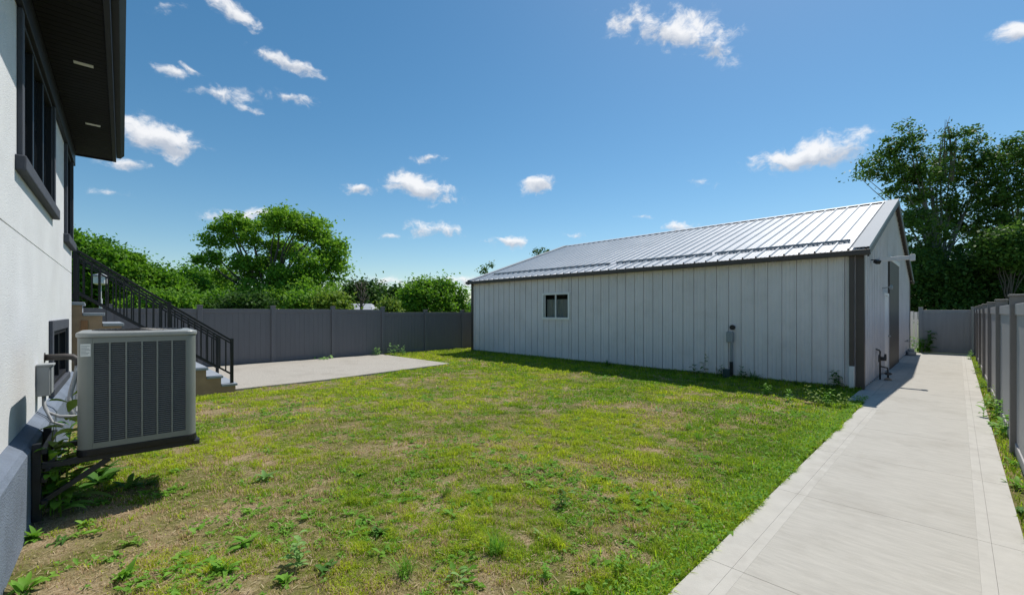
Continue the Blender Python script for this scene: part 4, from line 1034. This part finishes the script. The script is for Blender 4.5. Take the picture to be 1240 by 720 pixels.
# ------------------------------------------------------------------ lawn grass and small lawn weeds (uncountable)
def lawn_mask(x, y):
    ok = (y > PATH_L + .0) & (y < FY - .02) & (x < SX0 - .02)
    ok &= ~((x < PAT_X1 + .05) & (y > PAT_Y0 - .02 + np.clip(x - 4.2, 0, None) * .147))
    ok |= (x >= SX0 - .02) & (x < 14) & (y > SY1 + .05) & (y < FY - .05)
    hx = -.23 + .0393 * (y - 10.5) + .115
    ok &= (x > hx) & ~((x < 2.4) & (y > 10.7))
    ok &= ~((x > 10.3) & (y < SY0 + .02))
    return ok
def scatter(n, dmin, dmax):
    """random points on the lawn between two distances from the camera"""
    out = []
    while sum(len(o) for o in out) < n:
        r = np.sqrt(dmin**2 + (dmax**2 - dmin**2) * rng.random(n)); a = rng.random(n) * R(150) - R(25)
        x = r * np.sin(a + 0); y = r * np.cos(a)
        k = lawn_mask(x, y); out.append(np.stack([x[k], y[k]], 1))
    return np.concatenate(out)[:n]
def blades(P, h, w_, dry, lush, gain=1.0):
    n = len(P); az = rng.random(n) * 6.283; lean = .25 + .75 * rng.random(n)
    hh = h * (.5 + .8 * rng.random(n)); ca, sa = np.cos(az), np.sin(az)
    z0 = lawn_z(P[:, 0], P[:, 1]) - .004
    b = np.stack([P[:, 0], P[:, 1], z0], 1); side_v = np.stack([-sa, ca, np.zeros(n)], 1) * (w_ * (.6 + .8 * rng.random(n)))[:, None] / 2
    d1 = np.stack([ca * lean * .35, sa * lean * .35, np.full(n, .62)], 1) * hh[:, None]
    d2 = np.stack([ca * lean * .95, sa * lean * .95, 1.0 - .35 * lean], 1) * hh[:, None]
    V = np.stack([b - side_v, b + side_v, b + d1 + side_v * .8, b + d1 - side_v * .8, b + d2], 1)
    g1 = np.array([.155, .30, .024]); g2 = np.array([.45, .52, .042]); st1 = np.array([.62, .49, .32]); st2 = np.array([.38, .265, .15])
    u = rng.random(n)[:, None]; lus = np.clip(lush + (rng.random(n) - .5) * .6, 0, 1)[:, None]
    green = g1 * (1 - lus) + g2 * lus; green = green * (.7 + .6 * u) * gain; straw = st1 * u + st2 * (1 - u)
    isdry = (rng.random(n) < dry)[:, None]
    return V, np.where(isdry, straw, green)
GV = []; GT = []
for (n, d0, d1, h, w_) in ((230000, 1.2, 4.2, .042, .0042), (270000, 4.0, 7.5, .045, .0062), (180000, 7.3, 12, .048, .011), (90000, 11.8, 20, .055, .016)):
    P = scatter(n, d0, d1); x, y_ = P[:, 0], P[:, 1]
    dryn = fbm(x, y_, .55, 4); fine = fbm(x + 31, y_ + 7, 3.2, 3); lush = fbm(x + 70, y_ - 9, .8, 4); tuft = fbm(x + 11, y_ + 3, 9.0 if d1 < 8 else 5.0, 3)
    # drier close to the camera and the house, lusher along the path and the shed
    edge = np.exp(-np.clip(y_ - PATH_L, 0, 9) / .45) + .8 * np.exp(-np.clip(SX0 - x, 0, 9) / 1.6)
    near = np.clip((5.5 - np.hypot(x, y_)) / 5.5, 0, 1) + 1.6 * np.exp(-np.clip(x + .35, 0, 9) / .85) * (y_ < 6.8)
    bare = np.clip(.115 + 1.3 * (dryn - .5) + 1.7 * (fine - .5) + .62 * near - .8 * edge, 0, 1)
    keep = rng.random(n) > np.clip(bare * 1.2 - .20 + 2.4 * np.clip(.5 - tuft, 0, 1), 0, .9)
    dry = np.clip(bare * .95 + .06, .03, .85)
    tall = np.clip(.55 + 2.6 * (tuft - .42), .4, 1.7)
    V, T = blades(P[keep], (h * (1 + .55 * np.clip(edge, 0, 1)) * (1 - .25 * bare) * tall)[keep], w_, dry[keep], np.clip(.45 + 1.7 * (lush[keep] - .5) + 1.3 * (tuft[keep] - .5) - .2 * np.clip(edge[keep], 0, 1), 0, 1))
    GV.append(V); GT.append(T)
# dense lush fringe hanging over the path edge
n = 42000; x = rng.random(n)**.8 * 11.0 + .3; clump = fbm(x, x * 0 + 4, 2.6, 4); y_ = PATH_L + .03 - .16 * np.clip(clump - .45, 0, 1) + rng.exponential(.11, n) * (.4 + clump); k = (y_ < 2) & ~((x > 10.4) & (y_ < SY0 + .05)) & (rng.random(n) < np.clip(clump * 2.4 - .55, .15, 1))
V, T = blades(np.stack([x[k], y_[k]], 1), .045 + .05 * clump[k], .0065, np.full(k.sum(), .06), np.full(k.sum(), .34), 1.25); GV.append(V); GT.append(T)
# strip between path and right fence
n = 9000; x = rng.random(n) * 21 + 3.5; y_ = PATH_R - .01 - rng.random(n) * .12
kk = rng.random(n) < np.clip(fbm(x, y_ * 0, .9, 3) * 2 - .45, .1, 1)
V, T = blades(np.stack([x[kk], y_[kk]], 1), .075, .008, np.full(kk.sum(), .12), np.full(kk.sum(), .35)); GV.append(V); GT.append(T)
# longer grass along the shed wall and fence
n = 5000; y_ = SY0 + rng.random(n) * (LY + 1); x = SX0 - .03 - rng.exponential(.06, n); V, T = blades(np.stack([x, y_], 1), .13, .009, np.full(n, .15), np.full(n, .2)); GV.append(V); GT.append(T)
n = 3000; x = 8.4 + rng.random(n) * 5; y_ = FY - .1 - rng.exponential(.08, n); V, T = blades(np.stack([x, y_], 1), .10, .01, np.full(n, .15), np.full(n, .4)); GV.append(V); GT.append(T)
tag(np_obj('lawn_grass', np.concatenate(GV), 5, L['grass'], tint=np.concatenate(GT), faces_per=[(0, 1, 2, 3), (3, 2, 4)]), 'patchy mown lawn of green and straw coloured grass', 'grass', kind='stuff')

# small clover and plantain leaves strewn all over: uncountable
def small_weeds(n, d0, d1, s_):
    P = scatter(n * 3, d0, d1); x, y_ = P[:, 0], P[:, 1]
    f_ = fbm(x + 3, y_ + 40, 1.5, 3); edge = np.exp(-np.clip(y_ - PATH_L, 0, 9) / .5)
    k = rng.random(len(P)) < np.clip((f_ - .5) * 4 + edge * .9, 0.02, 1); P = P[k][:n]
    per = 7; C = np.repeat(P, per, 0); az = rng.random(len(C)) * 6.283; Ls = s_ * (.5 + rng.random(len(C))); Wd = Ls * (.28 + .25 * rng.random(len(C)))
    C = C + rng.normal(size=C.shape) * s_ * .35
    z = lawn_z(C[:, 0], C[:, 1]) + .008; ca, sa = np.cos(az), np.sin(az); el = .25 + .6 * rng.random(len(C))
    b = np.stack([C[:, 0], C[:, 1], z], 1); d = np.stack([ca * np.cos(el), sa * np.cos(el), np.sin(el)], 1); s2 = np.stack([-sa, ca, np.zeros(len(C))], 1)
    m1 = b + d * (Ls * .5)[:, None] + np.array([0, 0, .004]); tip = b + d * Ls[:, None] - np.stack([np.zeros(len(C)), np.zeros(len(C)), Ls * .25], 1)
    return np.stack([b, m1 + s2 * Wd[:, None] / 2, tip, m1 - s2 * Wd[:, None] / 2], 1)
SW = np.concatenate([small_weeds(150, 1.3, 6, .075), small_weeds(1500, 1.3, 5, .032), small_weeds(1500, 4.5, 9, .042), small_weeds(700, 8.5, 15, .06)])
# leafy fringe close to the path
n = 7000; x = rng.random(n)**.8 * 10.6 + .3; cl_ = fbm(x, x * 0 + 4, 2.6, 4); y_ = PATH_L + .02 - .14 * np.clip(cl_ - .45, 0, 1) + rng.exponential(.13, n) * (.4 + cl_)
k = (y_ < 2.1) & (rng.random(n) < np.clip(cl_ * 2.6 - .7, .1, 1)); x, y_ = x[k], y_[k]; n = len(x)
az = rng.random(n) * 6.283; el = .2 + rng.random(n); Ls = .022 + .028 * rng.random(n); Wd = Ls * (.3 + .3 * rng.random(n))
b = np.stack([x, y_, lawn_z(x, y_) + .01 + .06 * rng.random(n)], 1); d = np.stack([np.cos(az) * np.cos(el), np.sin(az) * np.cos(el), np.sin(el)], 1); s2 = np.stack([-np.sin(az), np.cos(az), np.zeros(n)], 1)
m1 = b + d * (Ls * .5)[:, None]; tip = b + d * Ls[:, None] - np.stack([0 * Ls, 0 * Ls, Ls * .25], 1)
SW = np.concatenate([SW, np.stack([b, m1 + s2 * Wd[:, None] / 2, tip, m1 - s2 * Wd[:, None] / 2], 1)])
tag(np_obj('clover_patches', SW, 4, L['weed'], faces_per=LEAF_F), 'small clover and plantain leaves scattered through the lawn', 'ground cover', kind='stuff')
n = 26000; P = scatter(n, 1.2, 9); k = rng.random(n) < np.clip(fbm(P[:, 0], P[:, 1], .55, 4) * 2.2 - .55, .1, 1); P = P[k]; n = len(P)
az = rng.random(n) * 6.283; d = np.stack([np.cos(az), np.sin(az), rng.normal(size=n) * .12], 1); s2 = np.stack([-np.sin(az), np.cos(az), np.zeros(n)], 1)
ln_ = (.02 + .05 * rng.random(n))[:, None]; b = np.stack([P[:, 0], P[:, 1], lawn_z(P[:, 0], P[:, 1]) + .006 + .012 * rng.random(n)], 1); wd_ = .0022
straw_m = leaf_mat('dead_straw', [(.24, .17, .09), (.42, .33, .19), (.55, .46, .30)], .15, rough=.8)
tag(np_obj('dead_thatch', np.stack([b - d * ln_ / 2 - s2 * wd_, b - d * ln_ / 2 + s2 * wd_, b + d * ln_ / 2 + s2 * wd_, b + d * ln_ / 2 - s2 * wd_], 1), 4, straw_m, faces_per=[(0, 1, 2, 3)]),
    'dead straw and dry clippings lying on the soil between the grass', 'ground cover', kind='stuff')
